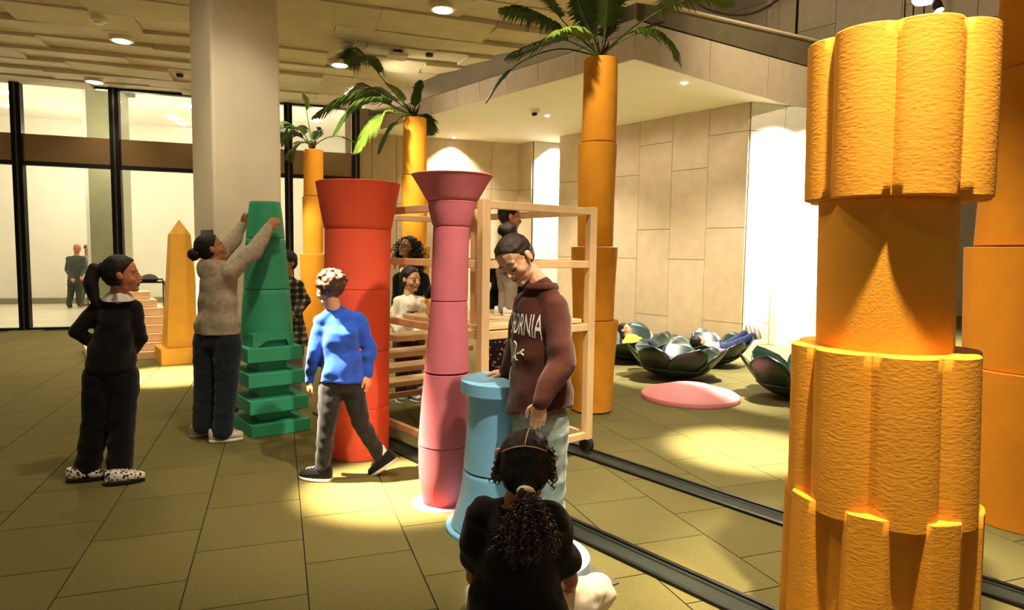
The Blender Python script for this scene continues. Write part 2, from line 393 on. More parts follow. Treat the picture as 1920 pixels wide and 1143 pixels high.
# back wall in line with the glass
BW = 14.25
vA = (ST(11.13, 9.75)@B_); 
sA = (BW-9.75*(A_@T_))/(A_@S_)          # where the T wall meets the back wall
PA = ST(sA, 9.75); vEnd = PA@B_
xs = [onplane(x, 300, UV(BW, 0), A_)@B_ for x in (697, 743, 790, 836, 879, 921)]
cc = [0]+[x-1.35 for x in xs]+[vEnd-1.35]
panelwall('wall_back', 'limestone back wall between glass wall and alcove corner', UV(BW, 1.35), B_, -A_, vEnd-1.35, ZS+.5, cc, lambda i: [1.25, 2.85] if i > 4 else [.9, 2.45] if i == 2 else [1.25, 2.85] if i < 2 else [.4, 2.85])
panelwall('wall_back_return', 'short limestone return beside the bright gap', ST(11.13, 9.75), S_, -T_, sA-11.13, ZS, [0, sA-11.13], lambda i: [1.25, 2.85])
setp(boxo('wall_glass_end', UV(GU, 1.5, 0), A_*.62, B_*.1, Z_*4.4, M_stone), 'narrow stone jamb at the end of the glass wall', 'wall', kind='structure')
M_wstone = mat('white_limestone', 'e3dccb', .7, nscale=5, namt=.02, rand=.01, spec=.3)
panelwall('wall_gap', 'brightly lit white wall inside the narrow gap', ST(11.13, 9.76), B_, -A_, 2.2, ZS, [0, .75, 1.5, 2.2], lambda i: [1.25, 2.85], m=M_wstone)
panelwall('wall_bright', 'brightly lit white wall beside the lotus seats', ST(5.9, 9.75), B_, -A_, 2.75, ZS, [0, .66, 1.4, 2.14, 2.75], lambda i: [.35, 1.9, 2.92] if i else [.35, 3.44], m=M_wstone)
pl0 = onplane(1447, 640, ST(5.9, 9.75)-A_*.12, A_)@B_
setp(boxo('white_plinth', A_*(ST(5.9, 9.75)@A_-.2)+B_*pl0, A_*.16, B_*1.35, Z_*.975, mat('plinth_white', 'f0ece0', .5, nscale=6, namt=.01), None, .006), 'low white plinth against the bright wall', 'plinth')
uC = hp(1837, 303, ZS)@A_
vC = hp(1837, 303, ZS)@B_
panelwall('wall_far_right', 'dim limestone wall far behind the yellow columns', UV(uC, vC-5.5), B_, -A_, 11, ZS, [i*.74 for i in range(16)], JB)
# lamps recessed in the alcove soffit: added limestone washers, bright-wall washers and small downlights
for q in (6.4, 7.6, 8.8): spot(ST(q, 8.7, 3.82), ST(q, 9.7, 1.6), 30, 130, .9, WARM2, .15)  # unseen washers added to brighten the limestone alcove wall
spot(ST(10.75, 10.1, 3.8), ST(10.9, 10.6, .8), 2200, 110, .6, NEUT, .1)
for q in (.5, 1.2, 1.9): 
    w0 = ST(5.9, 9.75)+B_*q; spot(w0-A_*.75+Z_*3.8, w0+Z_*1.2, 1500, 100, .7, NEUT, .1)
M_spotdot = mat('spot_dot', 'ffffff', .5, nscale=3, namt=.01, emit=((1, .95, .8), 12))
def dot(px, py, label, watts=420):
    P = hp(px, py, 3.875); e = empty('soffit_light', P, label, 'downlight', 'small lights in the alcove soffit')
    lathe('lens', [(P[0], P[1], P[2]-.012, .028), (P[0], P[1], P[2]+.004, .03)], M_spotdot, e, 16)
    spot((P[0], P[1], P[2]-.05), (P[0], P[1], 0), watts, 115, .8, WARM2, .05)
dot(1283, 156, 'tiny bright soffit light right of the tall palm column')
dot(1026, 217, 'tiny bright soffit light next to the dome camera')
dot(851, 258, 'tiny bright soffit light near the back wall', 420)
# soffit and bands
M_soff = mat('soffit_white', 'f1ece2', .8, nscale=3, namt=.012)
o = boxo('ceiling_alcove', ST(5.62, 6.58, ZS), S_*7.4, T_*10.22, Z_*.12, M_soff); setp(o, 'smooth white soffit above the alcove', 'ceiling', kind='structure')
o = boxo('ceiling_alcove_right', ST(-6, 16.8, ZS), S_*19, T_*8, Z_*.12, M_soff); setp(o, 'white soffit strip far right', 'ceiling', kind='structure')
# left band
bl = boxo('trim_1', ST(5.64, 6.61, ZS+.06), S_*7.26, T_*.3, Z_*.28, M_gap); setp(bl, 'limestone band along the left edge of the alcove ceiling', 'trim', kind='structure')
sj = [5.62]+sorted(onplane(x, y, ST(0, 6.58), T_)@S_ for x, y in ((810, 195), (856, 182), (900, 170), (951, 157), (1009, 142), (1080, 123), (1150, 104)))+[12.9]
for a, b in zip(sj[:-1], sj[1:]):
    boxo('stone_panel', ST(a+.004, 6.575, ZS+.003), S_*(b-a-.008), T_*.04, Z_*.325, M_stone, bl)
o = boxo('trim_2', ST(5.62, 6.60, ZS+.345), S_*7.3, T_*.16, Z_*1.3, M_fascia); setp(o, 'shiny metal fascia above the limestone band', 'trim', kind='structure')
# right band (its top edge climbs slowly)
ztop = lambda t: 4.345+.053*(t-6.6); zbeam = lambda t: 4.585+.0986*(t-6.6)
br = mesh('trim_3', [ST(5.66, t, z) for t in (6.62, 16.8) for z in (ZS+.06, ztop(t)+.02)]+[ST(5.9, t, z) for t in (6.62, 16.8) for z in (ZS+.06, ztop(t)+.02)], [(0, 1, 3, 2), (4, 6, 7, 5), (0, 4, 5, 1), (2, 3, 7, 6), (1, 5, 7, 3), (0, 2, 6, 4)], M_gap)
setp(br, 'limestone band along the right edge of the alcove ceiling', 'trim', kind='structure')
tj = [6.58]+[onplane(x, 150, ST(5.62, 0), S_)@T_ for x in (1231, 1327, 1437)]
st_ = tj[-1]-tj[-2]
while tj[-1] < 15.5: tj.append(tj[-1]+st_)
tj.append(16.8)
for a, b in zip(tj[:-1], tj[1:]):
    q = [(a+.004, ZS+.003), (b-.004, ZS+.003), (b-.004, ztop(b)), (a+.004, ztop(a))]
    mesh('stone_panel', [ST(5.595, t, z) for t, z in q]+[ST(5.66, t, z) for t, z in q], [(0, 1, 2, 3), (7, 6, 5, 4), (0, 4, 5, 1), (1, 5, 6, 2), (2, 6, 7, 3), (3, 7, 4, 0)], M_stone, br)
bm_ = mesh('trim_4', [ST(s, t, z) for s in (5.62, 5.9) for t in (6.6, 16.8) for z in (ztop(t)+.035, zbeam(t))], [(0, 1, 3, 2), (4, 6, 7, 5), (0, 4, 5, 1), (2, 3, 7, 6), (1, 5, 7, 3), (0, 2, 6, 4)], M_beam)
setp(bm_, 'grey metal beam above the right limestone band', 'trim', kind='structure')
mesh('ledge', [ST(s, t, zbeam(t)+dz) for s in (5.56, 5.75) for t in (6.6, 16.8) for dz in (0, .03)], [(0, 1, 3, 2), (4, 6, 7, 5), (0, 4, 5, 1), (2, 3, 7, 6), (1, 5, 7, 3), (0, 2, 6, 4)], M_stone, bm_)
# tall far wall of the void
hw = panelwall('wall_void', 'tall limestone wall of the void, upper right', ST(-8, 16.8), S_, -T_, 26, 6.3, [0], lambda i: [])
hw.location = Vector((0, 0, ZS))
for i in range(18):
    a = i*1.5-.55; b = a+1.5
    js = [0, .85+(.7 if i % 2 else 0), 2.6+(.7 if i % 2 else 0), 4.3+(.7 if i % 2 else 0), 6.2]
    for z0, z1 in zip(js[:-1], js[1:]):
        boxo('stone_panel', ST(-8+a+.006, 16.8, ZS+z0+.006), S_*(b-a-.012), -T_*.03, Z_*(z1-z0-.012), M_stone, hw)
o = boxo('ceiling_void', ST(-9, 5.9, 10.2), S_*28, T_*11.5, Z_*.15, M_gap); setp(o, 'dark ceiling high above the void', 'ceiling', kind='structure')

# ================================================================== objects
def foam(name, col, fuzz=.25): return mat(name, col, .8, nscale=6, namt=.04, bump=fuzz, bscale=160, spec=.2)
M_yel = mat('foam_yellow', 'eaa02b', .75, nscale=5, namt=.04, bump=.22, bscale=120, spec=.25)
M_yelf = mat('foam_yellow_rough', 'e99d2a', .7, nscale=5, namt=.04, bump=.22, bscale=45, spec=.3, stretch=(1, 1, 2.6))
M_org = foam('foam_amber', 'd98a1e')
M_red = foam('foam_red', 'e2593a'); M_pink = foam('foam_pink', 'cf6f78'); M_blue = mat('foam_blue', '7db9dd', .55, nscale=5, namt=.03, bump=.1, bscale=150)
M_grn = mat('foam_green', '38ac80', .6, nscale=5, namt=.04, bump=.12, bscale=150); M_obl = foam('foam_obelisk', 'f5b94e', .15); M_pyr = foam('foam_pyramid', 'f3d6b2', .15)
M_seam = mat('seam_shadow', '6a3d16', .9, nscale=9, namt=.1)

def drumstack(name, label, cat, group, Yc, drums, m, n=44, rfun=None, gap=.0015, mats=None):
    """drums: list of profiles [(py, cx, halfwidth px), ...] top to bottom, all on the axis depth Yc"""
    base = atY(drums[-1][-1][1], drums[-1][-1][0], Yc); e = empty(name, (base[0], base[1], 0), label, cat, group)
    for di, d in enumerate(drums):
        prof = []
        for py, cx, hw in reversed(d):
            P = atY(cx, py, Yc); depth = (P-CC)@CF; prof.append([P[0], P[1], P[2], hw*depth/FPX])
        if di == len(drums)-1: prof[0][2] = max(prof[0][2], 0.0) if prof[0][2] > -.02 else prof[0][2]
        r = .006; pr = []
        a, b = prof[0], prof[-1]
        pr.append((a[0], a[1], a[2]+gap/2, a[3]-.004)); pr.append((a[0], a[1], a[2]+gap/2+.004, a[3]))
        # smooth interior samples
        if len(prof) > 2: pts = spline([np.array(p) for p in prof], 6)
        else: pts = np.array([np.array(prof[0])*(1-t)+np.array(prof[1])*t for t in np.linspace(0, 1, 8)])
        for q in pts[1:-1]: pr.append(tuple(q))
        pr.append((b[0], b[1], b[2]-gap/2-.004, b[3])); pr.append((b[0], b[1], b[2]-gap/2, b[3]-.004)); pr.append((b[0], b[1], b[2]-gap/2-.0005, b[3]*.5))
        rf = rfun[di] if isinstance(rfun, list) else rfun
        mm = mats[di] if mats else m
        lathe('drum', pr, mm, e, n if not rf else 160, rf)
    return e
Yr = hp(672, 868)[1]+.215
drumstack('foam_column', 'thick red foam column with a flared capital', 'column', 'stacked foam columns', Yr, [
    [(343, 672, 78), (386, 671.5, 70), (430, 671.5, 61.5)], [(430, 671.5, 61), (540, 670.5, 60)], [(540, 671, 59.5), (652, 672, 57.5)], [(652, 672, 57), (757, 673, 55.5)], [(757, 673, 56.5), (855, 674, 54)]], M_red)
Yp = hp(828, 968)[1]+.22
drumstack('foam_column', 'slim pink foam column with a funnel top and round base', 'column', 'stacked foam columns', Yp, [
    [(328, 848, 77), (352, 848, 62), (378, 848, 47)], [(378, 848, 46.5), (402, 847, 41), (425, 846.5, 34.5)], [(425, 846.5, 34), (563, 842, 34.5)], [(563, 842, 34), (630, 840, 38), (695, 838, 42.5)], [(697, 838, 42), (770, 835, 46), (830, 831, 46.5)], [(830, 831, 46), (890, 830, 44), (940, 829, 35)], [(938, 828, 56), (956, 827.5, 57)]], M_pink)
Yb = 3.44
drumstack('foam_pedestal', 'blue spool shaped foam pedestal beside the girl in brown', 'pedestal', None, Yb, [
    [(709, 942, 78), (733, 942, 78.5)], [(733, 942, 64), (800, 941, 66), (874, 940, 71)], [(876, 940, 71), (920, 940, 77), (978, 939, 93)], [(978, 939, 103), (997, 939, 104)]], M_blue)
bt = hp(1012, 1100, .0)
e = lathe('foam_disc', [(bt[0], bt[1], .002, .205), (bt[0], bt[1], .012, .215), (bt[0], bt[1], .145, .215), (bt[0], bt[1], .155, .205), (bt[0], bt[1], .156, .1)], mat('foam_sky', 'a9c3e8', .5, nscale=5, namt=.03, bump=.08, bscale=150), None, 56)
setp(e, 'light blue round foam disc on the floor beside the seated girl', 'disc')

# foreground fluted column
def lobes(k, ph, dep, pw=1.0):
    return lambda a: 1-dep+dep*abs(math.cos(k*(a-ph)/2))**pw
def groove(px, py, cx, hw, Yc):
    c = atY(cx, py, Yc); R = hw*((c-CC)@CF)/FPX; best = (1e9, 0)
    for a in np.linspace(0, 2*math.pi, 720):
        d = np.array([math.cos(a), math.sin(a), 0])
        if d@(CC-c)*1. < 0: continue
        best = min(best, (abs(proj(c+d*R*.9)[0]-px), a))
    return best[1]
gr1 = groove(1676, 230, 1683, 160, 2.4); gr3 = groove(1632, 800, 1652, 160, 2.4); gr4 = groove(1690, 1050, 1640, 163, 2.4)
fl = lobes(8, gr1+math.pi/8, .15, .55); fl3 = lobes(8, gr3+math.pi/8, .15, .55)
fl2 = lambda a: 1-.14+.14*min(1., max(0., (abs(math.cos(4*(a-gr4-math.pi/8)))-.45)*3.0))**.7
drumstack('fluted_column', 'large yellow fluted foam column in the right foreground', 'column', None, 2.40, [
    [(80, 1688, 161), (230, 1683, 160), (378, 1677, 158)], [(376, 1662, 116), (510, 1658, 115), (654, 1654, 114)], [(648, 1656, 160), (800, 1652, 160), (938, 1648, 160)], [(918, 1648, 163), (1080, 1640, 163), (1240, 1632, 163)]], M_yelf, rfun=[fl, None, fl3, fl2], mats=[M_yelf, M_yel, M_yelf, M_yelf])
# amber column at the right edge
drumstack('foam_column', 'dark amber foam column cut off by the right edge', 'column', 'stacked foam columns', hp(1895, 1012)[1]+.34, [
    [(-190, 2003, 95), (130, 1985, 98)], [(132, 1985, 106), (300, 1974, 110), (462, 1962, 113)], [(464, 1962, 129), (580, 1954, 124), (690, 1946, 119)], [(690, 1946, 131), (850, 1936, 127), (968, 1927, 122)]], M_org)

# palms -------------------------------------------------------------
M_leaf = mat('palm_leaf', '3d5a1e', .45, nscale=7, namt=.25, spec=.5); M_leafl = mat('palm_leaf_light', '6f8f30', .5, nscale=7, namt=.2)
M_stem = mat('palm_stem', '5a4a2a', .6, nscale=9, namt=.2); M_fiber = mat('palm_fiber', '2e1d12', .8, nscale=30, namt=.2)
def frond(parent, pts, bare, ll, m, dens=26, droop=.25, w=.015):
    dens = int(dens*1.7); P = spline(pts, 10); L = np.r_[0, np.cumsum(np.linalg.norm(np.diff(P, axis=0), axis=1))]; tot = L[-1]
    def pt(d): return np.array([np.interp(d, L, P[:, k]) for k in range(3)])
    parts = [tubegeo(P, np.linspace(.010, .003, len(P)), 6)]
    for i in range(dens):
        f = bare+(1-bare)*i/(dens-1); p = pt(f*tot); tg = nrm(pt(min(tot, f*tot+.02))-pt(max(0, f*tot-.02)))
        side = np.cross(tg, Z_); side = nrm(side if np.linalg.norm(side) > .15 else np.cross(tg, [1, 0, 0])); up = nrm(np.cross(side, tg))
        prof = math.sin(math.pi*min(1, .18+.80*(i/(dens-1))))**.7
        for sg in (-1, 1):
            l = 1.25*ll*prof*rnd.uniform(.85, 1.1)+.02
            d = nrm(side*sg+tg*.6+up*.25); q1 = p+d*l*.5; q2 = p+d*l-Z_*l*droop*rnd.uniform(.6, 1.3)
            wv = nrm(np.cross(d, up))*w*(1 if l > .08 else .7)
            V = [p-wv*.6, p+wv*.6, q1+wv, q1-wv, q2, q1+up*w*.5]
            parts.append((V, [(0, 1, 5), (1, 2, 5), (0, 5, 3), (5, 2, 4), (3, 5, 4)]))
    V, Fc = join(parts); return mesh('frond', V, Fc, m, parent)
def palm(label, Yc, drums, crown, fr, sc):
    e = drumstack('palm_column', label, 'palm column', 'yellow foam palm columns', Yc, drums, M_yel)
    c = atY(*crown, Yc)
    # fibrous crown heart
    parts = []
    for k in range(11):
        a = k*2.4; d = np.array([math.cos(a)*.35, math.sin(a)*.35, 1.]); p = c+np.array([math.cos(a), math.sin(a), 0])*.02-Z_*.04
        parts.append(tubegeo([p, p+d*.07, p+d*.17*rnd.uniform(.7, 1.1)], [.016, .013, .005], 6))
    V, Fc = join(parts); mesh('crown_heart', V, Fc, M_fiber, e, True)
    for pts, dys, bare, ll, m, dens, droop in fr:
        Q = [c]+[atY(x, y, Yc+dy) for (x, y), dy in zip(pts, dys)]
        frond(e, Q, bare, ll*sc, m, dens, droop)
    return e
Y1 = hp(1112, 778)[1]+.20
palm('tall yellow foam palm column with green fronds, nearest of the three', Y1, [
    [(112, 1126.5, 31.5), (190, 1125, 32), (268, 1122.5, 32.5)], [(270, 1121, 36), (360, 1118, 34.5), (462, 1116, 33)], [(463, 1114.5, 43.5), (530, 1113, 40.5), (598, 1112, 38)], [(599, 1116.5, 43), (690, 1111, 40), (766, 1109, 38.5)]], (1126, 106), [
    ([(1085, 70), (1040, 50), (985, 28), (938, 20)], [.1, .15, .2, .2], .42, .20, M_leaf, 24, .45),
    ([(1085, 85), (1050, 75), (1000, 92), (952, 108)], [-.1, -.15, -.2, -.25], .38, .17, M_leaf, 24, .35),
    ([(1110, 60), (1092, 20), (1075, -35)], [.0, -.05, -.1], .2, .21, M_leaf, 26, .3),
    ([(1142, 60), (1160, 15), (1195, -40)], [.1, .15, .2], .25, .17, M_leaf, 22, .3),
    ([(1160, 80), (1205, 62), (1245, 75), (1268, 112)], [-.15, -.3, -.4, -.45], .45, .17, M_leafl, 22, .5),
    ([(1190, 50), (1255, 8), (1320, -6), (1372, 6)], [-.1, -.2, -.3, -.35], .45, .17, M_leafl, 20, .5),
    ([(1050, 92), (985, 112), (945, 145), (913, 192)], [.25, .4, .45, .45], .72, .06, M_leaf, 16, .2),
    ([(1070, 55), (1040, 20), (1010, -20)], [.2, .35, .5], .6, .15, M_leaf, 14, .3),
    ([(1165, 70), (1210, 52), (1240, 45)], [.2, .35, .45], .8, .08, M_leaf, 8, .3),
    ([(1135, 50), (1140, 0), (1140, -50)], [-.3, -.5, -.7], .4, .17, M_leaf, 18, .3),
    ([(1095, 70), (1060, 58), (1030, 70)], [-.3, -.5, -.6], .35, .13, M_leafl, 16, .4)], 1.0)
def pscale(cx0, top, k):
    rows = [[(112, 31.5), (190, 32), (268, 32.5)], [(270, 36), (360, 34.5), (462, 33)], [(463, 43.5), (530, 40.5), (598, 38)], [(599, 43), (690, 40), (776, 38.5)]]
    return [[(top+(py-112)*k, cx0-(py-112)*k*.004, hw*k) for py, hw in d] for d in rows]
Y2 = Y1*63/43
palm('yellow foam palm column behind the woman with curly hair', Y2, pscale(778, 222, 43/63.), (775, 217), [
    ([(745, 180), (715, 145), (685, 108), (645, 112)], [0, .1, .2, .3], .55, .34, M_leaf, 24, .5),
    ([(740, 200), (705, 180), (650, 190), (588, 222)], [-.2, -.3, -.4, -.5], .35, .27, M_leaf, 30, .35),
    ([(745, 205), (710, 190), (665, 205), (630, 250)], [-.3, -.5, -.6, -.7], .35, .26, M_leaf, 28, .35),
    ([(748, 212), (720, 215), (700, 240), (672, 284)], [-.35, -.5, -.6, -.7], .4, .25, M_leafl, 24, .3),
    ([(755, 218), (742, 230), (728, 250), (712, 286)], [-.2, -.3, -.35, -.4], .45, .12, M_leaf, 18, .3),
    ([(780, 190), (785, 170), (788, 152)], [.1, .15, .2], .3, .08, M_leaf, 16, .1),
    ([(760, 195), (745, 172), (728, 158)], [.2, .3, .4], .5, .12, M_leafl, 14, .3),
    ([(790, 215), (800, 225), (803, 252)], [.2, .3, .35], .4, .13, M_leaf, 14, .3),
    ([(750, 195), (715, 175), (690, 165), (655, 178)], [.3, .5, .7, .9], .35, .26, M_leaf, 22, .4)], 1.0)
Y3 = hp(587, 636)[1]+.2
palm('farthest yellow foam palm column beside the cream pillar', Y3, pscale(588, 281, 35/63.), (585, 277), [
    ([(570, 252), (550, 240), (528, 268)], [0, .1, .1], .3, .34, M_leaf, 24, .35),
    ([(572, 262), (552, 252), (530, 250), (515, 268)], [-.2, -.3, -.4, -.4], .35, .26, M_leaf, 22, .35),
    ([(580, 240), (574, 205), (568, 178)], [.1, .1, .1], .72, .22, M_leafl, 10, .5),
    ([(605, 262), (632, 255), (665, 268)], [-.1, -.1, -.1], .72, .10, M_leaf, 10, .2),
    ([(575, 268), (560, 272), (545, 298)], [-.3, -.4, -.4], .4, .2, M_leaf, 14, .3),
    ([(590, 262), (596, 250), (600, 240)], [.1, .2, .2], .4, .12, M_leaf, 10, .2)], 1.0)

# green tower ---------------------------------------------------------
g0 = hp(473, 823); gl = hp(435, 796); gr = hp(577, 803)
dl = nrm(gl-g0); dr = nrm(gr-g0); dr = nrm(dr-dl*np.dot(dl, dr))
WL = np.linalg.norm(gl-g0); WR = np.linalg.norm(gr-g0)
tw = empty('foam_tower', g0+dl*WL/2+dr*WR/2, 'green foam tower of stacked slabs under a tapered cylinder', 'tower')
def zz(py): return atY(473, py, g0[1])[2]
levels = [(823, 799, 1.0), (779, 753, 1.0), (729, 703, .97), (682, 655, .93)]
ctr = g0+dl*WL/2+dr*WR/2; off = nrm(g0-ctr)
prev = None
for i, (yb, yt, k) in enumerate(levels):
    z0, z1 = max(0., zz(yb)), zz(yt); c = g0+(dl*WL+dr*WR)/2 + (dr*(-.012*i))
    w, d = WR*k, WL*k
    boxo('slab', np.array([c[0], c[1], z0])-dl*d/2-dr*w/2, dl*d, dr*w, Z_*(z1-z0), M_grn, tw, .006)
    z2 = zz(levels[i+1][0]) if i < 3 else zz(648)
    boxo('neck', np.array([c[0], c[1], z1])-dl*d*.26-dr*w*.26, dl*d*.52, dr*w*.52, Z_*(z2-z1), M_grn, tw, .006)
# arch block: two cheeks and a recessed back
zb, zt_ = zz(655), zz(629); c = g0+(dl*WL+dr*WR)/2-dr*.04
c = np.array([c[0], c[1], zb])
boxo('arch_block', c-dl*WL*.30-dr*WR*.34, dl*WL*.6, dr*WR*.68, Z_*(zt_-zb), M_grn, tw, .006)
pr = [(-.34, 0), (-.34, 1), (.36, 1), (.36, 0), (.27, 0), (.23, .5), (-.10, .5), (-.22, .12), (-.26, 0)]
Vv = [c-dl*(WL*.30+dd)+dr*WR*x+Z_*(zt_-zb)*y for dd in (0, .05) for x, y in pr]; n = len(pr)
mesh('arch_front', Vv, [tuple(range(n)), tuple(reversed(range(n, 2*n)))]+[(i, (i+1) % n, (i+1) % n+n, i+n) for i in range(n)], M_grn, tw)
Yt = c[1]
cz = [[(378, 497, 27.5), (412, 497.5, 31.5), (447, 498, 34.5)], [(447, 498, 34.5), (495, 499, 38), (541, 500, 41)], [(541, 500, 41), (585, 500.5, 44.5), (612, 501, 46), (630, 501, 45)]]
for d in cz:
    prof = []
    for py, cx, hw in reversed(d):
        P = atY(cx, py, Yt); prof.append((P[0], P[1], P[2], hw*((P-CC)@CF)/FPX))
    a, b = prof[0], prof[-1]
    pts = spline([np.array(p) for p in prof], 5)
    pts = [tuple(p) for p in pts]
    pts = [(a[0], a[1], a[2]+.002, a[3]-.005)]+[(a[0], a[1], a[2]+.008, a[3])]+pts[1:-1]+[(b[0], b[1], b[2]-.007, b[3]), (b[0], b[1], b[2]-.001, b[3]-.005), (b[0], b[1], b[2]-.001, b[3]*.4)]
    lathe('tapered_cylinder', pts, M_grn, tw, 48)

# obelisk -------------------------------------------------------------
o0 = hp(303, 686); ol = nrm(hp(287, 671)-o0); orr = nrm(hp(372, 681)-o0); orr = nrm(orr-ol*np.dot(ol, orr)); wl = .42
wr = .60
ob = empty('foam_obelisk', o0+(ol*wl+orr*wr)/2, 'yellow foam obelisk on a square base', 'obelisk')
zo = lambda py: atY(303, py, o0[1])[2]
wl = wr = .56
boxo('base', o0, ol*wl, orr*wr, Z_*zo(656), M_obl, ob, .006)
cb = o0+(ol*wl+orr*wr)/2
def sq(z, h): return [np.array([cb[0], cb[1], z])+ol*a*h+orr*b*h for a, b in ((-1, -1), (-1, 1), (1, 1), (1, -1))]
zb0, zb1 = zo(656)-.002, atY(327, 440, cb[1])[2]; zap = atY(327, 411, cb[1])[2]
V = sq(zb0, .205)+sq(zb1, .115); sh = mesh('shaft', V, [(3, 2, 1, 0), (4, 5, 6, 7)]+[(i, (i+1) % 4, (i+1) % 4+4, i+4) for i in range(4)], M_obl, ob); bev(sh, .006)
V = sq(zb1, .115)+[np.array([cb[0], cb[1], zap])]; mesh('point', V, [(3, 2, 1, 0)]+[(i, (i+1) % 4, 4) for i in range(4)], M_obl, ob)
# stepped pyramid
pcx = o0+ol*1.27-orr*.08
py_ = empty('stepped_pyramid', pcx, 'low stepped foam pyramid behind the yellow obelisk', 'pyramid')
stp = 8; hh = .86
for i in range(stp):
    h = .59*(1-i/stp)+.05; z0 = hh*i/stp
    boxo('step', np.array([pcx[0], pcx[1], z0])-ol*h-orr*h, ol*2*h, orr*2*h, Z_*(hh/stp-.004), M_pyr, py_, .008)

# pink disc -----------------------------------------------------------
d0 = hp(1202, 742); d1 = hp(1387, 750); dc = (d0+d1)/2; dr_ = np.linalg.norm(d1-d0)/2
dk = lathe('pink_mound', [(dc[0], dc[1], .001, dr_*.985), (dc[0], dc[1], .02, dr_), (dc[0], dc[1], .045, dr_*.99), (dc[0], dc[1], .065, dr_*.93), (dc[0], dc[1], .115, dr_*.55), (dc[0], dc[1], .135, dr_*.42), (dc[0], dc[1], .145, dr_*.25), (dc[0], dc[1], .146, .03)], mat('foam_rose', 'e58f92', .6, nscale=5, namt=.03, bump=.1, bscale=120), None, 64)
setp(dk, 'flat domed pink foam mound on the floor', 'mound')

# lotus seats ---------------------------------------------------------
M_lotus = mat('lotus_green', '15271b', .33, nscale=5, namt=.12, spec=.5)
def lotus(label, c, R, hgt, tilt=(0, 0), ph=0., np_=7):
    e = empty('lotus_seat', (c[0], c[1], 0), label, 'lotus seat', 'dark green lotus seats')
    rot = Matrix.Rotation(tilt[0], 4, 'X') @ Matrix.Rotation(tilt[1], 4, 'Y')
    def surf(r, a, off=0.):
        z = hgt*(r**2.3)*.95+.012; rr = R*(1-.06*r)*r**.85 if r > 0 else 0
        v = Vector((rr*math.cos(a), rr*math.sin(a), z+off)); v = rot @ v
        return v
    zmin = min(surf(r, a)[2] for r in np.linspace(0, .8, 9) for a in np.linspace(0, 6.28, 24)); sh_ = Vector((c[0], c[1], -zmin+.006))
    # bowl
    n, k = 48, 10; V = []; Fc = []
    for off in (0, .018):
        for i in range(k):
            r = .62*i/(k-1)+.002
            for j in range(n): V.append(surf(r, 2*math.pi*j/n, off)+sh_)
    for i in range(k-1):
        for j in range(n):
            a = i*n+j; b = i*n+(j+1) % n; Fc.append((a, a+n, b+n, b)); q = n*k; Fc.append((q+a, q+b, q+b+n, q+a+n))
    for j in range(n): a = (k-1)*n+j; b = (k-1)*n+(j+1) % n; Fc.append((a, a+n*k, b+n*k, b))
    mesh('bowl', V, Fc, M_lotus, e, True)
    for p in range(np_):
        a0 = ph+2*math.pi*p/np_; V = []; Fc = []; m, q = 9, 9; hw = math.pi/np_*1.22
        wob = rnd.uniform(.94, 1.06)
        for off in (0, .02):
            for i in range(m):
                t = i/(m-1)
                for j in range(q):
                    s_ = -1+2*j/(q-1); wd = hw*(1-.08*t)*math.sqrt(max(0, 1-(max(0, t-.25)/.75)**2.6*.97))
                    r = .40+.60*wob*t; a = a0+s_*wd+.10*t
                    V.append(surf(r, a, off+.035*(s_+1)/2*.8+.02*t-.0*s_)+sh_)
        for i in range(m-1):
            for j in range(q-1):
                a = i*q+j; Fc.append((a, a+q, a+q+1, a+1)); b = a+m*q; Fc.append((b, b+1, b+q+1, b+q))
        o2 = m*q
        for i in range(m-1):
            Fc.append((i*q, i*q+o2, (i+1)*q+o2, (i+1)*q)); Fc.append((i*q+q-1, (i+1)*q+q-1, (i+1)*q+q-1+o2, i*q+q-1+o2))
        for j in range(q-1):
            a = (m-1)*q+j; Fc.append((a, a+o2, a+1+o2, a+1)); Fc.append((j, j+1, j+1+o2, j+o2))
        mesh('petal', V, Fc, M_lotus, e, True)
    return e
c1 = hp(1263, 711); c1 = c1+nrm(c1*[1, 1, 0])*.1
lotus('dark green lotus seat, empty, in front of the reclining girl in yellow', c1, .62, .34, (-.04, .05), .25)
c2 = hp(1178, 684); c2 = c2+nrm(c2*[1, 1, 0])*.45-np.array([.08, 0, 0])
lotus('dark green lotus seat holding the girl in yellow', c2, .66, .36, (.10, .12), .1)
c3 = hp(1336, 686); c3 = c3+nrm(c3*[1, 1, 0])*.15
lotus('dark green lotus seat holding the child with raised legs', c3, .58, .32, (.04, -.10), .5)
c4 = hp(1500, 750); c4 = c4+nrm(c4*[1, 1, 0])*.1
lotus('dark green lotus seat half hidden by the fluted column', c4, .68, .44, (-.04, .02), .0)

# scaffold ------------------------------------------------------------
M_wood = mat('pale_wood', 'e0bb88', .5, nscale=3, namt=.08, stretch=(3, 3, .6), spec=.35, detail=6)
M_deck = mat('deck_wood', 'e6c794', .4, nscale=3, namt=.08, detail=6)
M_rub = mat('rubber', '171512', .6, nscale=12, namt=.1)
sc = empty('scaffold', ST(4.2, 2.95, 0), 'rolling wooden scaffold with deck and steps between the columns', 'scaffold')
s0, s1, t0, t1 = 3.28, 5.25, 2.48, 3.43; ZTOP = 1.775
pw = .06
for s in (s0, s1):
    for t in (t0, t1): boxo('post', ST(s-pw/2, t-pw/2, .115), S_*pw, T_*pw, Z_*(ZTOP-.115), M_wood, sc, .004)
def rail(p, q, w=.04, h=.05): return bar('rail', ST(*p), ST(*q), w, h, M_wood, sc)
g = pw/2
for t in (t0, t1):
    for z in (ZTOP-.03, 1.375, .93, .145): rail((s0+g, t, z), ((4.33 if (t == t1 and z == .93) else s1-g), t, z))
for s in (s0, s1):
    for z in (ZTOP-.03, 1.375, .93, .145):
        if s == s1 and z in (1.375, .93): continue
        rail((s, t0+g, z), (s, t1-g, z))
nb = 6
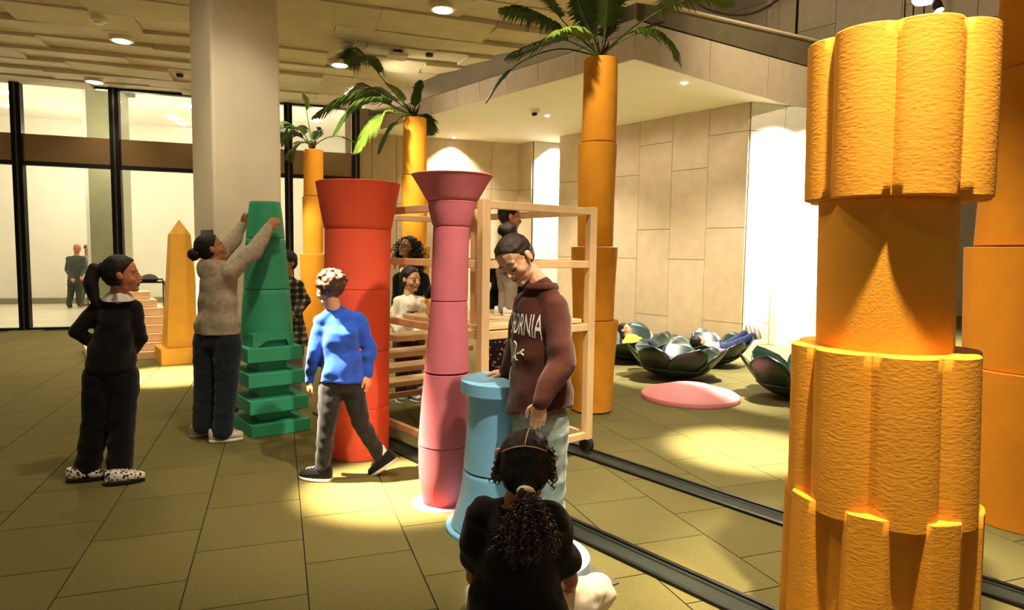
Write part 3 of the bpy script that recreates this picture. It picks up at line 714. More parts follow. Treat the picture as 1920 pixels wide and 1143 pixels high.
for i in range(nb):
    a = s0+.045+i*.165; boxo('deck_board', ST(a, t0+.03, .957), S_*.158, T_*(t1-t0-.06), Z_*.028, M_deck, sc, .003)
for s, z in ((4.42, .76), (4.62, .60), (4.82, .44), (5.02, .27)):
    boxo('tread', ST(s, t0+.035, z), S_*.24, T_*(t1-t0-.07), Z_*.045, M_deck, sc, .004)
boxo('post', ST(s0+.16, t0+.05, .96), S_*.05, T_*.05, Z_*(ZTOP-1.02), M_wood, sc, .004)
bar('brace', ST(s0+.19, t0+.075, 1.66), ST(s0+.75, t0+.075, 1.0), .03, .05, M_wood, sc)
for s in (s0, s1):
    for t in (t0, t1):
        c = ST(s, t, .075); V = []
        n = 20; Vv = []
        for q in (-.02, .02):
            for j in range(n): a = 2*math.pi*j/n; Vv.append(c+T_*q+(S_*math.cos(a)+Z_*math.sin(a))*.055)
        w_ = mesh('caster', Vv, ringfaces(n, 2), M_rub, sc)
        boxo('fork', c-S_*.03-T_*.03+Z_*.0, S_*.06, T_*.06, Z_*.045, M_black, w_)

# things fixed overhead -----------------------------------------------
P = hp(1002, 205, ZS)
dcam = empty('dome_camera', P, 'small dome security camera under the white soffit', 'camera')
lathe('housing', [(P[0], P[1], P[2]-.06, .06), (P[0], P[1], P[2]-.05, .085), (P[0], P[1], P[2]-.001, .095)], M_offw, dcam, 28)
lathe('dome', [(P[0], P[1], P[2]-.06-.055*math.sin(a), .055*math.cos(a)+.001) for a in np.linspace(1.5, 0, 7)], mat('dome_black', '0d0b0a', .12, nscale=8, namt=.1), dcam, 24)
M_trk = mat('track_rod', '3b332a', .5, .5, nscale=10, namt=.1)
def tracklight(px, py, Y, label, big=1.):
    P = atY(px, py, Y); e = empty('spotlight', P, label, 'spotlight', 'hanging spotlights in the void')
    d = nrm([.1, -.35, -.8]); V, Fc = tubegeo([P-d*.10*big, P-d*.02, P+d*.07*big], [.03*big, .05*big, .052*big], 16); mesh('head', V, Fc, M_trk, e, True)
    tube('rod', [P-d*.1*big, P-d*.1*big+Z_*.3, P+Z_*4.2], .012, M_trk, e)
    Q = P+d*.072*big; V, Fc = tubegeo([Q, Q+d*.004], [.045*big, .045*big], 16); mesh('lens', V, Fc, M_lamp, e)
tracklight(1757, 10, 7.5, 'hanging dark spotlight above the fluted column', 1.)
tracklight(1886, 26, 6.8, 'hanging dark spotlight at the upper right edge', 1.)
P = atY(1733, 0, 7.7); e = empty('spotlight', P, 'bright round spotlight at the top edge above the fluted column', 'spotlight', 'hanging spotlights in the void')
lathe('lens', [(P[0], P[1], P[2]-.03, .10), (P[0], P[1], P[2], .12), (P[0], P[1], P[2]+.1, .12)], M_lamp, e, 24)
for px in (1695, 1711, 1731):
    a = atY(px, 70, 14); b = atY(px+4, -60, 14); setp(tube('hanging_cable', [a-Z_*.6, b+Z_*1.0], .014, M_trk), {1695: 'left one', 1711: 'middle one', 1731: 'right one'}[px]+' of the three thin cables hanging behind the fluted column', 'cable', 'hanging cables')
for px, w in ((1440, .10), (1493, .05)):
    a = atY(px, 62, 12.3); setp(tube('pipe', [a-Z_*.1, a+Z_*2.4], w/2, M_stone if px == 1440 else M_trk), 'thick pale vertical pipe above the grey beam' if px == 1440 else 'thin dark vertical pipe above the grey beam', 'pipe')
cv = [atY(x, y, 12.0) for x, y in ((1300, 2), (1330, 18), (1375, 28), (1420, 22), (1465, -5), (1490, -30))]
setp(tube('hanging_cable', spline(cv, 8), .018, M_trk), 'sagging dark cable in a curve above the grey beam', 'cable')
# table beyond the glass
tp = UV(17.6, onplane(280, 520, UV(17.6, 0), A_)@B_, -.15)
tb = empty('side_table', tp, 'dark narrow table beyond the glass with a black bag on it', 'table')
boxo('top', tp-A_*.25-B_*.35+Z_*.78, A_*.5, B_*.7, Z_*.03, M_black, tb)
for a in (-1, 1):
    for b in (-1, 1): boxo('leg', tp+A_*(.2*a)+B_*(.3*b), A_*.03, B_*.03, Z_*.78, M_alu, tb)
bg = tp+Z_*.812
bag = lathe('black_bag', [(bg[0], bg[1], bg[2], .16), (bg[0], bg[1], bg[2]+.06, .2), (bg[0], bg[1], bg[2]+.14, .13), (bg[0], bg[1], bg[2]+.17, .05)], M_rub, None, 20); setp(bag, 'black soft bag lying on the dark table beyond the glass', 'bag')
tube('strap', [bg+B_*.15+Z_*.05, bg+B_*.3-A_*.2+Z_*.06, bg+B_*.37-A_*.27-Z_*.1, bg+B_*.37-A_*.28-Z_*.4], .018, M_rub, bag)

# ================================================================== people
def capsule(p, q, r0, r1, n=12):
    p, q = np.array(p, float), np.array(q, float); d = q-p; L = np.linalg.norm(d); d = d/max(L, 1e-6)
    ref = Z_ if abs(d[2]) < .9 else np.array([1., 0, 0]); x = nrm(np.cross(d, ref)); y = np.cross(d, x); V = []
    rings = [(-r0*math.cos(a), r0*math.sin(a), 0) for a in (.25, .7, 1.15)]+[(0, r0, 0)]+[(L*.5, (r0+r1)/2, 0)]+[(L, r1, 0)]+[(L+r1*math.cos(a), r1*math.sin(a), 0) for a in (1.15, .7, .25)]
    for h, r, _ in rings:
        for j in range(n): a = 2*math.pi*j/n; V.append(p+d*h+(x*math.cos(a)+y*math.sin(a))*r)
    return V, ringfaces(n, len(rings))
def chain(P, R):
    return [capsule(P[i], P[i+1], R[i], R[i+1]) for i in range(len(P)-1)]
def loft(secs, n=20, pw=1.0):
    V = []
    for c, ax, ay in secs:
        for j in range(n):
            a = 2*math.pi*j/n; ca, sa = math.cos(a), math.sin(a)
            ca = math.copysign(abs(ca)**pw, ca); sa = math.copysign(abs(sa)**pw, sa); V.append(np.array(c)+np.array(ax)*ca+np.array(ay)*sa)
    return V, ringfaces(n, len(secs))
def ellip(c, ax, ay, az_, n=14, k=9):
    V = []; c, ax, ay, az_ = map(lambda v: np.array(v, float), (c, ax, ay, az_))
    for i in range(k):
        t = math.pi*(i+.5)/k
        for j in range(n): a = 2*math.pi*j/n; V.append(c+az_*(-math.cos(t))+(ax*math.cos(a)+ay*math.sin(a))*math.sin(t))
    return V, ringfaces(n, k)
def blob(name, parts, voxel, m, parent, smooth=3, wr=0., wk=45., ratio=None, seed=0, sf=.5):
    V, Fc = join(parts); me = bpy.data.meshes.new('tmp'); me.from_pydata([tuple(float(c) for c in v) for v in V], [], Fc); me.update()
    # consistent outward normals for every closed shell
    bm = bmesh.new(); bm.from_mesh(me); bmesh.ops.recalc_face_normals(bm, faces=bm.faces); bm.to_mesh(me); bm.free()
    ob = bpy.data.objects.new('tmp', me); COL.objects.link(ob)
    md = ob.modifiers.new('r', 'REMESH'); md.mode = 'VOXEL'; md.voxel_size = voxel; md.use_smooth_shade = True
    if smooth:
        ms = ob.modifiers.new('s', 'SMOOTH'); ms.factor = sf; ms.iterations = smooth
    if ratio:
        mdc = ob.modifiers.new('d', 'DECIMATE'); mdc.ratio = ratio
    dg = bpy.context.evaluated_depsgraph_get(); me2 = bpy.data.meshes.new_from_object(ob.evaluated_get(dg)); bpy.data.objects.remove(ob); bpy.data.meshes.remove(me)
    me2.name = name; n = len(me2.vertices)
    if wr and n:
        co = np.empty(n*3); me2.vertices.foreach_get('co', co); co = co.reshape(-1, 3); no = np.empty(n*3); me2.vertex_normals.foreach_get('vector', no); no = no.reshape(-1, 3)
        r = np.random.RandomState(seed+11); f = np.zeros(n)
        for i in range(5):
            k1 = r.randn(3)*[.45, .45, 1.]; k1 = k1/np.linalg.norm(k1)*wk*r.uniform(.6, 1.6); k2 = r.randn(3)*wk*.25
            f += np.sin(co@k1+1.8*np.sin(co@k2+r.rand()*6)+r.rand()*6)/(1+.4*i)
        f = np.sign(f)*np.abs(f)**1.3
        co += no*(f*wr*.5)[:, None]; me2.vertices.foreach_set('co', co.ravel()); me2.update()
    me2.materials.clear()
    return link(name, me2, m, parent, True)

def attr_mat(name, rough=.5):
    m = bpy.data.materials.new(name); m.use_nodes = True; nt = m.node_tree; p = nt.nodes['Principled BSDF']
    a = nt.nodes.new('ShaderNodeAttribute'); a.attribute_name = 'Col'
    n = nt.nodes.new('ShaderNodeTexNoise'); n.inputs['Scale'].default_value = 60
    mx = nt.nodes.new('ShaderNodeMixRGB'); mx.blend_type = 'MULTIPLY'; mx.inputs[0].default_value = .12
    nt.links.new(a.outputs['Color'], mx.inputs[1]); nt.links.new(n.outputs[0], mx.inputs[2]); nt.links.new(mx.outputs[0], p.inputs['Base Color'])
    p.inputs['Roughness'].default_value = rough; p.inputs['Specular IOR Level'].default_value = .35
    p.inputs['Subsurface Weight'].default_value = .08; p.inputs['Subsurface Radius'].default_value = (.6, .25, .12); p.inputs['Subsurface Scale'].default_value = .02
    MATS[name] = m; return m
M_skin = attr_mat('skin')
M_hair_k = mat('hair_black', '17100c', .5, nscale=14, namt=.4, stretch=(6, 6, .7), bump=.5, bscale=60, spec=.3)
M_hair_b = mat('hair_dark_brown', '2c1a10', .5, nscale=14, namt=.4, stretch=(6, 6, .7), bump=.5, bscale=60, spec=.3)
M_hair_c = mat('hair_chestnut', '4d321f', .6, nscale=40, namt=.35, bump=.5, bscale=70)
M_eye = mat('eye_white', 'e9e2da', .2, nscale=5, namt=.02); M_iris = mat('eye_iris', '24150d', .15, nscale=30, namt=.2)
M_solew = mat('sole_white', 'd9d2c2', .6, nscale=10, namt=.04)

class Head:
    def __init__(s, c, hs, faz, pitch=0., roll=0.):
        f = az(faz)*math.cos(math.radians(pitch))+Z_*math.sin(math.radians(pitch)); r = nrm(np.cross(f, Z_)); u = np.cross(r, f)
        t = math.radians(roll); r, u = r*math.cos(t)+u*math.sin(t), u*math.cos(t)-r*math.sin(t)
        s.c, s.hs, s.f, s.r, s.u = np.array(c), hs, f, r, u
    def P(s, x, y, z): return s.c+s.hs*(s.r*x+s.f*y+s.u*(z-.5))
    def loc(s, co):
        d = (co-s.c)/s.hs; return np.stack([d@s.r, d@s.f, d@s.u+.5], 1)
    def E(s, c, rad): return ellip(s.P(*c), s.r*s.hs*rad[0], s.f*s.hs*rad[1], s.u*s.hs*rad[2])
    def C(s, a, b, r0, r1): return capsule(s.P(*a), s.P(*b), r0*s.hs, r1*s.hs)
def head_parts(h, smile=False):
    p = [h.E((0, -.07, .63), (.365, .43, .375)), h.E((0, .06, .42), (.315, .31, .37)), h.E((0, .13, .22), (.24, .22, .20)), h.C((-.03, .285, .07), (.03, .285, .07), .075, .075)]
    p += [h.C((-.16, .05, .13), (-.03, .26, .07), .09, .075), h.C((.16, .05, .13), (.03, .26, .07), .09, .075)]
    for s in (-1, 1):
        p += [h.E((.165*s, .21, .34), (.13, .13, .12)), h.E((.14*s, .305, .575), (.115, .065, .04)), h.E((.375*s, -.03, .46), (.035, .085, .125)), h.E((.385*s, -.06, .50), (.03, .05, .07)), h.E((.045*s, .40, .335), (.038, .045, .034))]
        p += [h.E((.142*s, .300, .487), (.082, .072, .062))]
    p += [h.C((0, .345, .52), (0, .435, .355), .034, .052), h.E((0, .345, .225), (.095, .055, .028)), h.E((0, .345, .185), (.08, .055, .030)), h.E((0, .31, .25), (.15, .07, .10))]
    return p
def bury(ob, h, k=1.):
    me = ob.data; n = len(me.vertices); co = np.empty(n*3); me.vertices.foreach_get('co', co); co = co.reshape(-1, 3); L = h.loc(co); x, y, z = L.T
    yb = .03+.73*np.clip(z-.5, 0, 1)-.25*np.clip(np.abs(x)-.2, 0, 1)*0; t = np.clip((y-yb)/.035, 0, 1)*(z < .93); t = t*t*(3-2*t)
    c = h.P(0, -.05, .55); co = co+(c-co)*(t*.22*k)[:, None]; me.vertices.foreach_set('co', co.ravel()); me.update(); return ob
def paint_body(ob, h, skin, hairc=None, lip=None):
    me = ob.data; n = len(me.vertices); co = np.empty(n*3); me.vertices.foreach_get('co', co); co = co.reshape(-1, 3)
    L = h.loc(co); x, y, z = L.T; col = np.ones((n, 4)); sk = np.array(lin(skin)); col[:, :3] = sk
    near = (np.abs(x) < .5) & (np.abs(y) < .6) & (z > -.05) & (z < 1.1)
    def mix(mask, c, k):
        col[:, :3] = col[:, :3]*(1-(mask*k)[:, None])+np.array(c)*(mask*k)[:, None]
    g = lambda cx, cz, rx, rz: np.exp(-(((x-cx)/rx)**2+((z-cz)/rz)**2))*near*(y > .2)
    for s in (-1, 1): mix(g(.19*s, .32, .12, .10), sk*[1.05, .72, .62], .35)
    lp = lin(lip) if lip else sk*[.75, .42, .38]
    mix(np.clip(g(0, .205, .095, .038)*1.8, 0, 1), lp, .8); mix(np.clip(g(0, .206, .085, .009)*1.6, 0, 1), sk*[.28, .14, .12], .75)
    hc = lin(hairc) if hairc else (.02, .012, .008)
    for s in (-1, 1):
        arch = .600-.5*(np.abs(x)-.14)**2/.14+.0
        m = np.exp(-((z-arch)/.020)**2)*np.exp(-((np.abs(x)-.15)/.085)**4)*(x*s > 0)*near*(y > .1); mix(np.clip(m*1.3, 0, 1), hc, .8)
    mix(np.exp(-(((np.abs(x)-.045)/.02)**2+((z-.325)/.014)**2))*(y > .38)*near, sk*.35, .6)
    a = me.color_attributes.new('Col', 'FLOAT_COLOR', 'POINT'); a.data.foreach_set('color', col.ravel().astype('f4'))
def eyes(h, parent, down=0., closed=False):
    if down:
        for s in (-1, 1):
            lid = [h.P(.142*s+.085*math.sin(t), .300+.078*math.cos(t), .462-.030*math.cos(t)) for t in np.linspace(-1.2, 1.2, 9)]
            tube('lash', lid, [.012*h.hs*k for k in (.5, .9, 1, 1.1, 1.1, 1.1, 1, .9, .5)], M_iris, parent, 6)
        return
    for s in (-1, 1):
        c = h.P(.142*s, .312, .478); r = .066*h.hs
        look = nrm(h.f-h.u*down)
        V, Fc = ellip(c, h.r*r*1.05, h.f*r, h.u*r*.82, 14, 9); e = mesh('eye', V, Fc, M_eye, parent, True)
        q = c+look*r*.72; V, Fc = ellip(q, h.r*r*.46, look*r*.33, nrm(np.cross(h.r, look))*r*.46, 12, 7); mesh('iris', V, Fc, M_iris, e, True)
        # upper lid and lash line
        lid = [c+h.f*r*1.02*math.cos(t)*.98+h.r*r*1.12*math.sin(t)+h.u*r*(.50-.35*abs(math.sin(t))-(.25 if down > .2 else 0)) for t in np.linspace(-1.15, 1.15, 9)]
        tube('lash', lid, [.010*h.hs*k for k in (.5, .9, 1, 1, 1, 1, 1, .9, .5)], M_iris, e, 6)
def hand_parts(w, d, nrm_, k=1., curl=.5, thumb=1, spread=.12):
    """w wrist, d direction, nrm_ palm normal (fingers curl towards it), thumb side +1/-1 along cross(d, nrm)"""
    d = nrm(d); n = nrm(np.array(nrm_)-d*np.dot(nrm_, d)); s = np.cross(d, n)*thumb; w = np.array(w); p = []
    p.append(loft([(w-d*.005*k, s*.021*k, n*.016*k), (w+d*.02*k, s*.028*k, n*.016*k), (w+d*.055*k, s*.036*k, n*.014*k), (w+d*.078*k, s*.036*k, n*.011*k)], 14, .8))
    for i, (o, L, r) in enumerate(((.027, .062, .0078), (.009, .070, .0082), (-.009, .066, .0078), (-.026, .050, .0068))):
        b = w+d*(.074-abs(i-1)*.004)*k+s*o*k; a = d+s*o*spread*40*.25; a = nrm(a); P = [b]; ang = .15+curl*.35
        for seg, f in enumerate((.45, .32, .25)):
            dd = nrm(a*math.cos(ang)+n*math.sin(ang)); P.append(P[-1]+dd*L*f*k); ang += curl*.75
        p += chain(P, [r*k, r*k*.97, r*k*.9, r*k*.78])
    b = w+d*.022*k+s*.024*k+n*.004*k; d1 = nrm(d*.75+s*.75+n*.25); q = b+d1*.032*k; d2 = nrm(d*.95+s*.25+n*.3*max(.2, curl)); q2 = q+d2*.026*k; q3 = q2+nrm(d*.98+n*.25)*.016*k
    p += chain([b, q, q2, q3], [.0115*k, .0098*k, .0085*k, .0072*k]); return p
def shoe(parent, base, d, up, k, m, msole=None, sock=None):
    """base: centre of the sole on the ground; d: toe direction"""
    d = nrm(d); up = nrm(np.array(up)-d*np.dot(up, d)); s = np.cross(d, up); L = .215*k
    def prof(t): return (.028+.013*math.sin(math.pi*min(1, t*1.05))**.6+.008*math.sin(math.pi*t)**2)*k*(1 if t < .9 else .86)
    sec = []; ts = [0, .03, .12, .3, .5, .7, .85, .95, 1.]
    for t in ts:
        w_ = prof(t)*(.72 if t in (0, 1.) else .93 if t in (.03, .95) else 1); sec.append((np.array(base)+d*(t-.5)*L+up*.011*k, s*w_*1.06, up*.0115*k))
    V, Fc = loft(sec, 18, .55); sole = mesh('sole', V, Fc, msole or M_solew, parent, True)
    sec = []
    for t in ts:
        h = (.074 if t <= .3 else .074-(t-.3)/.7*.036)*k; h *= (.8 if t in (0, 1.) else 1)
        w_ = prof(t)*(.70 if t in (0, 1.) else .92 if t in (.03, .95) else 1); sec.append((np.array(base)+d*(t-.5)*L+up*(.018*k+h/2), s*w_, up*h/2))
    V, Fc = loft(sec, 18, .75); o = mesh('shoe', V, Fc, m, parent, True)
    lc = [np.array(base)+d*(t-.5)*L+up*(.018*k+(.074-(t-.3)/.7*.036)*k+.002) for t in (.45, .55, .65, .75)]
    V, Fc = join([tubegeo([q-s*.022*k, q+up*.004*k, q+s*.022*k], .004*k, 5) for q in lc]); mesh('lace', V, Fc, M_solew, o, True)
    if sock:
        c = np.array(base)-d*L*.22+up*.09*k; V, Fc = tubegeo([c-up*.02*k, c+up*.045*k], [.034*k, .036*k], 14); mesh('sock', V, Fc, sock, parent, True)

def person(label, Y, J, head, k=1., vox=.006, skin='c98f63', top=None, bot=None, shoes=None, hair=None, hands=None, feet=None, hipw=.125, nohands=False, group=None, zg=0., depth=.085, smooth=2, chest=1., seed=1, eye=True, lip=None, hairc=None, neckr=.046, down=0.):
    G = {n: atY(v[0], v[1], Y+(v[2] if len(v) > 2 else 0)) for n, v in J.items()}
    fx = feet or {}
    root = np.mean([f['p'] for f in fx.values()], axis=0) if fx else np.array([G['pel'][0], G['pel'][1], zg])
    e = empty('person', root, label, 'person', group)
    h = Head(atY(head['c'][0], head['c'][1], Y+head.get('dy', 0)), head['hs'], head['az'], head.get('pitch', 0), head.get('roll', 0)); e_h = h
    X = nrm(G['sR']-G['sL']); up = nrm(G['nek']-G['pel']); shc = (G['sL']+G['sR'])/2; shw = np.linalg.norm(G['sR']-G['sL'])/2
    Dp = nrm(np.cross(up, X)); hc = (G['hpL']+G['hpR'])/2; Xh = nrm(G['hpR']-G['hpL']); Dh = nrm(np.cross(up, Xh))
    hw = hipw*k; dp = depth*k
    def torso(g, bottom=0., topn=True, flare=0.):
        p0 = G['pel']; ax = G['nek']-p0; Lx = np.linalg.norm(ax); bend = shc-(p0+ax*.86)
        c = lambda t: p0+ax*t+bend*max(0, min(1, t/.86))**1.5
        mx = lambda a, b, t: nrm(a*(1-t)+b*t)
        secs = [(c(bottom), Xh*(hw+g+flare), Dh*(dp*1.12+g+flare*.8)), (c(max(.08, bottom+.05)), Xh*(hw+g+flare*.8), Dh*(dp*1.12+g+flare*.6)), (c(.35), mx(Xh, X, .35)*(hw*.88+g+flare*.3), mx(Dh, Dp, .35)*(dp*1.0+g+flare*.3)), (c(.65), mx(Xh, X, .7)*(shw*.86*chest+g), mx(Dh, Dp, .7)*(dp*1.12*chest+g)), (c(.82), X*(shw*.92+g*.7), Dp*(dp*.98+g)), (c(.92), X*(shw*.72+g*.5), Dp*(dp*.72+g)), (c(1.0), X*(.062*k+g*.3), Dp*(.056*k+g*.3))]
        q = G['nek']-up*.035*k
        return [loft(secs, 22)]+chain([G['sL'], G['sR']], [.044*k+g*.6, .044*k+g*.6])+chain([q, G['sL']-up*.004], [.046*k+g*.4, .040*k+g*.5])+chain([q, G['sR']-up*.004], [.046*k+g*.4, .040*k+g*.5])
    body = torso(-.004)+[capsule(G['nek']-up*.03*k, h.P(0, -.10, .22), neckr*k*1.12, neckr*k)]+head_parts(h)
    for s in 'LR':
        body += chain([G['s'+s], G['e'+s], G['w'+s]], [.042*k, .031*k, .0215*k])
        body += chain([G['hp'+s], G['k'+s], G['a'+s]], [.074*k, .050*k, .031*k])+chain([(G['k'+s]*.72+G['a'+s]*.28)+up*0, (G['k'+s]*.6+G['a'+s]*.4)], [.046*k, .044*k])
        if hands and s in hands:
            q = hands[s]; body += hand_parts(G['w'+s], q['d'], q['n'], q.get('k', k), q.get('curl', .5), q.get('th', 1))
        if s in fx:
            f = fx[s]; fu = f.get('up', Z_); body += chain([G['a'+s], np.array(f['p'])+nrm(f['d'])*.06*k+np.array(fu)*.04*k], [.03*k, .026*k])
    b = blob('body', body, vox, M_skin, e, smooth, ratio=.5 if vox < .006 else None); paint_body(b, h, skin, hairc, lip)
    if eye: eyes(h, e, down)
    if top:
        g = top.get('g', .014)*k; sl = top.get('sleeve', 1.); sr = top.get('sr', (.052, .043, .036)); p = torso(g, top.get('hem', -.02), True, top.get('flare', 0.)*k)
        for s in 'LR':
            if sl >= 1.:
                w1 = G['e'+s]+(G['w'+s]-G['e'+s])*.94; p += chain([G['s'+s]-up*(.012*k if G['e'+s][2] < G['s'+s][2] else 0.), G['e'+s], w1], [sr[0]*k, sr[1]*k, sr[2]*k])
                if top.get('puff'):
                    q = G['e'+s]+(G['w'+s]-G['e'+s])*.72; p += [ellip(q, X*.047*k, Dp*.046*k, Z_*.046*k)]
                cu = nrm(G['w'+s]-G['e'+s]); p += chain([w1-cu*.012, w1+cu*.012], [sr[2]*k*.95, sr[2]*k*.9])
            elif sl > 0: p += chain([G['s'+s], G['s'+s]+(G['e'+s]-G['s'+s])*sl], [sr[0]*k, sr[1]*k*1.08])
        t = blob(top.get('name', 'sweatshirt'), p, top.get('vox', max(.009, vox*1.5)), top['m'], e, top.get('sm', 5), top.get('wr', .006), top.get('wk', 42), seed=seed)
        if 'hood' in top:
            pass
    else: t = None
    if bot:
        g = bot.get('r', (.090, .066, .056)); p = []
        if bot.get('skirt'):
            q = G['pel']-Z_*bot['skirt']; p.append(loft([(G['pel']+up*.04, Xh*(hw+.01), Dh*(dp*1.1+.01)), (G['pel'], Xh*(hw+.02), Dh*(dp*1.2+.02)), (q, Xh*(hw+.07), Dh*(dp*1.2+.07)), (q-Z_*.01, Xh*(hw+.06), Dh*(dp*1.2+.06))], 20))
        else:
            p.append(loft([(hc-up*.03*k, Xh*hw*1.0, Dh*dp*1.18), (hc+up*.03*k, Xh*(hw+.008), Dh*(dp*1.15+.008)), (G['pel']+up*.07*k, Xh*hw*.95, Dh*dp*1.1)], 20))
            for s in 'LR':
                ln = bot.get('len', .93); w1 = G['k'+s]+(G['a'+s]-G['k'+s])*ln; p += chain([G['hp'+s], G['k'+s], w1], [x*k for x in g])
        blob(bot.get('name', 'trousers'), p, max(.009, vox*1.5), bot['m'], e, 4, bot.get('wr', .0035), bot.get('wk', 55), seed=seed+5)
    for s, f in fx.items(): shoe(e, f['p'], f['d'], f.get('up', Z_), f.get('k', k), shoes['m'], shoes.get('sole'), shoes.get('sock'))
    if hair: hair(h, e)
    return e, h, G, t, b, X, Dp, up
# hair builders -------------------------------------------------------
def cap_parts(h, lift=0., back=0., low=.0):
    return [h.E((0, -.08-back, .635+lift), (.402, .470, .415)), h.E((0, -.17-back, .50-low), (.38, .34, .34))]
def hair_cap(m, extra=None, vox=.007, wr=.003, lift=0., back=0., low=0.):
    def f(h, e):
        p = cap_parts(h, lift, back, low)
        if extra: p += extra(h)
        return bury(blob('hair', p, vox, m, e, 2, wr, 130), h)
    return f
def curls(name, roots, m, parent, r=.011, tr=.0042, L=.14, turns=5, seed=0, spread=.25, pts=36, out=None, grav=1.):
    R = np.random.RandomState(seed); parts = []
    for P0, d0 in roots:
        d = nrm(np.array(d0)+R.randn(3)*spread); l = L*R.uniform(.7, 1.15); ts = np.linspace(0, 1, pts); ph = R.rand()*6.28; sg = R.choice([-1, 1])
        ax = nrm(np.cross(d, R.randn(3))); ay = np.cross(d, ax); P = []
        for t in ts:
            c = np.array(P0)+d*l*t*(1-.45*t*grav)-Z_*l*.55*t*t*grav; rr = r*(.5+.5*min(1, t*4))*(1-.2*t)
            P.append(c+rr*(ax*math.cos(ph+sg*turns*6.28*t)+ay*math.sin(ph+sg*turns*6.28*t)))
        parts.append(tubegeo(P, np.r_[np.linspace(tr, tr, pts-3), tr*.8, tr*.5, tr*.2], 5))
    V, Fc = join(parts); return mesh(name, V, Fc, m, parent, True)
def ring(name, P, d, R, r, m, parent):
    d = nrm(d); x = nrm(np.cross(d, [.3, .5, .8])); y = np.cross(d, x); pts = [np.array(P)+R*(x*math.cos(a)+y*math.sin(a)) for a in np.linspace(0, 2*math.pi, 20)]
    return tube(name, pts, r, m, parent, 8)
def textmesh(name, body, shirt, O, X, Yv, N, width, m, parent, warp=None, size=1., off=.0018, shear=0.):
    cu = bpy.data.curves.new('txt', 'FONT'); cu.body = body; cu.size = 1; cu.align_x = 'CENTER'; cu.align_y = 'CENTER'; cu.resolution_u = 3; cu.shear = shear
    ob = bpy.data.objects.new('txt', cu); COL.objects.link(ob); dg = bpy.context.evaluated_depsgraph_get(); me = bpy.data.meshes.new_from_object(ob.evaluated_get(dg)); bpy.data.objects.remove(ob)
    bm = bmesh.new(); bm.from_mesh(me); bmesh.ops.triangulate(bm, faces=bm.faces); bmesh.ops.subdivide_edges(bm, edges=bm.edges, cuts=2, use_grid_fill=True)
    xs = [v.co.x for v in bm.verts]; w = max(xs)-min(xs); sm = shirt.data; bv = BVHTree.FromPolygons([v.co for v in sm.vertices], [p.vertices for p in sm.polygons])
    for v in bm.verts:
        u, q = v.co.x/w, v.co.y/w
        if warp: u, q = warp(u, q)
        P = O+X*u*width+Yv*q*width; hit = bv.ray_cast(Vector(P+N*.3), Vector(-N))
        v.co = Vector(hit[0])+Vector(N)*off if hit[0] is not None else Vector(P)
    bm.to_mesh(me); bm.free(); return link(name, me, m, parent)
def strokes(name, polys, shirt, O, X, Yv, N, width, m, parent, r=.004):
    sm = shirt.data; bv = BVHTree.FromPolygons([v.co for v in sm.vertices], [p.vertices for p in sm.polygons]); parts = []
    for pl in polys:
        pts = []
        for u, q in spline([np.array([a, b, 0]) for a, b in pl], 6)[:, :2]:
            P = O+X*u*width+Yv*q*width; hit = bv.ray_cast(Vector(P+N*.3), Vector(-N))
            if hit[0] is not None and (np.array(hit[0])-P)@N > -.12: pts.append(np.array(hit[0])+N*.0005)
        if len(pts) < 3: continue
        parts.append(tubegeo(pts, r, 6))
    V, Fc = join(parts); return mesh(name, V, Fc, m, parent, True)

# ------------------------------------------------------------------ fabrics
def fab(name, col, rough=.9, amt=.08, **k): return mat(name, col, rough, nscale=30, namt=amt, bump=.25, bscale=220, spec=.15, sheen=.15, **k)
F_black = fab('fabric_black', '0d0c0d'); F_blackT = fab('fabric_charcoal', '15120f'); F_grey = fab('fabric_heather', 'b3a58d', amt=.12); F_denim = fab('denim_dark', '1d2730', amt=.2)
F_blue = fab('fabric_blue', '2a55c0'); F_jblack = fab('denim_black', '26282a', amt=.25); F_brown = fab('fabric_brown', '4a2317'); F_ldenim = fab('denim_light', '93a39a', amt=.15)
F_cream = fab('fabric_cream', 'e8dcc4'); F_maroon = fab('fabric_maroon', '3c1214'); F_yellow = fab('fabric_yellow', 'e9a52c'); F_pink = fab('fabric_pink', 'd97a8e'); F_navy = fab('fabric_navy', '202a4c', amt=.2)
F_olive = fab('fabric_olive_grey', '43483d'); F_lgrey = fab('fabric_light_grey', '8d8478'); F_white = fab('fabric_white', 'e6e1d6'); M_sh = fab('shoe_beige', 'cfc5b0'); M_shk = fab('shoe_black', '121110')
M_silver = mat('silver_shoe', 'b9b7b4', .3, .6, nscale=20, namt=.2); M_pinkb = mat('pink_plastic', 'f28aa8', .35, nscale=9, namt=.03); M_creamb = mat('cream_tie', 'eadfc0', .6, nscale=9, namt=.05)
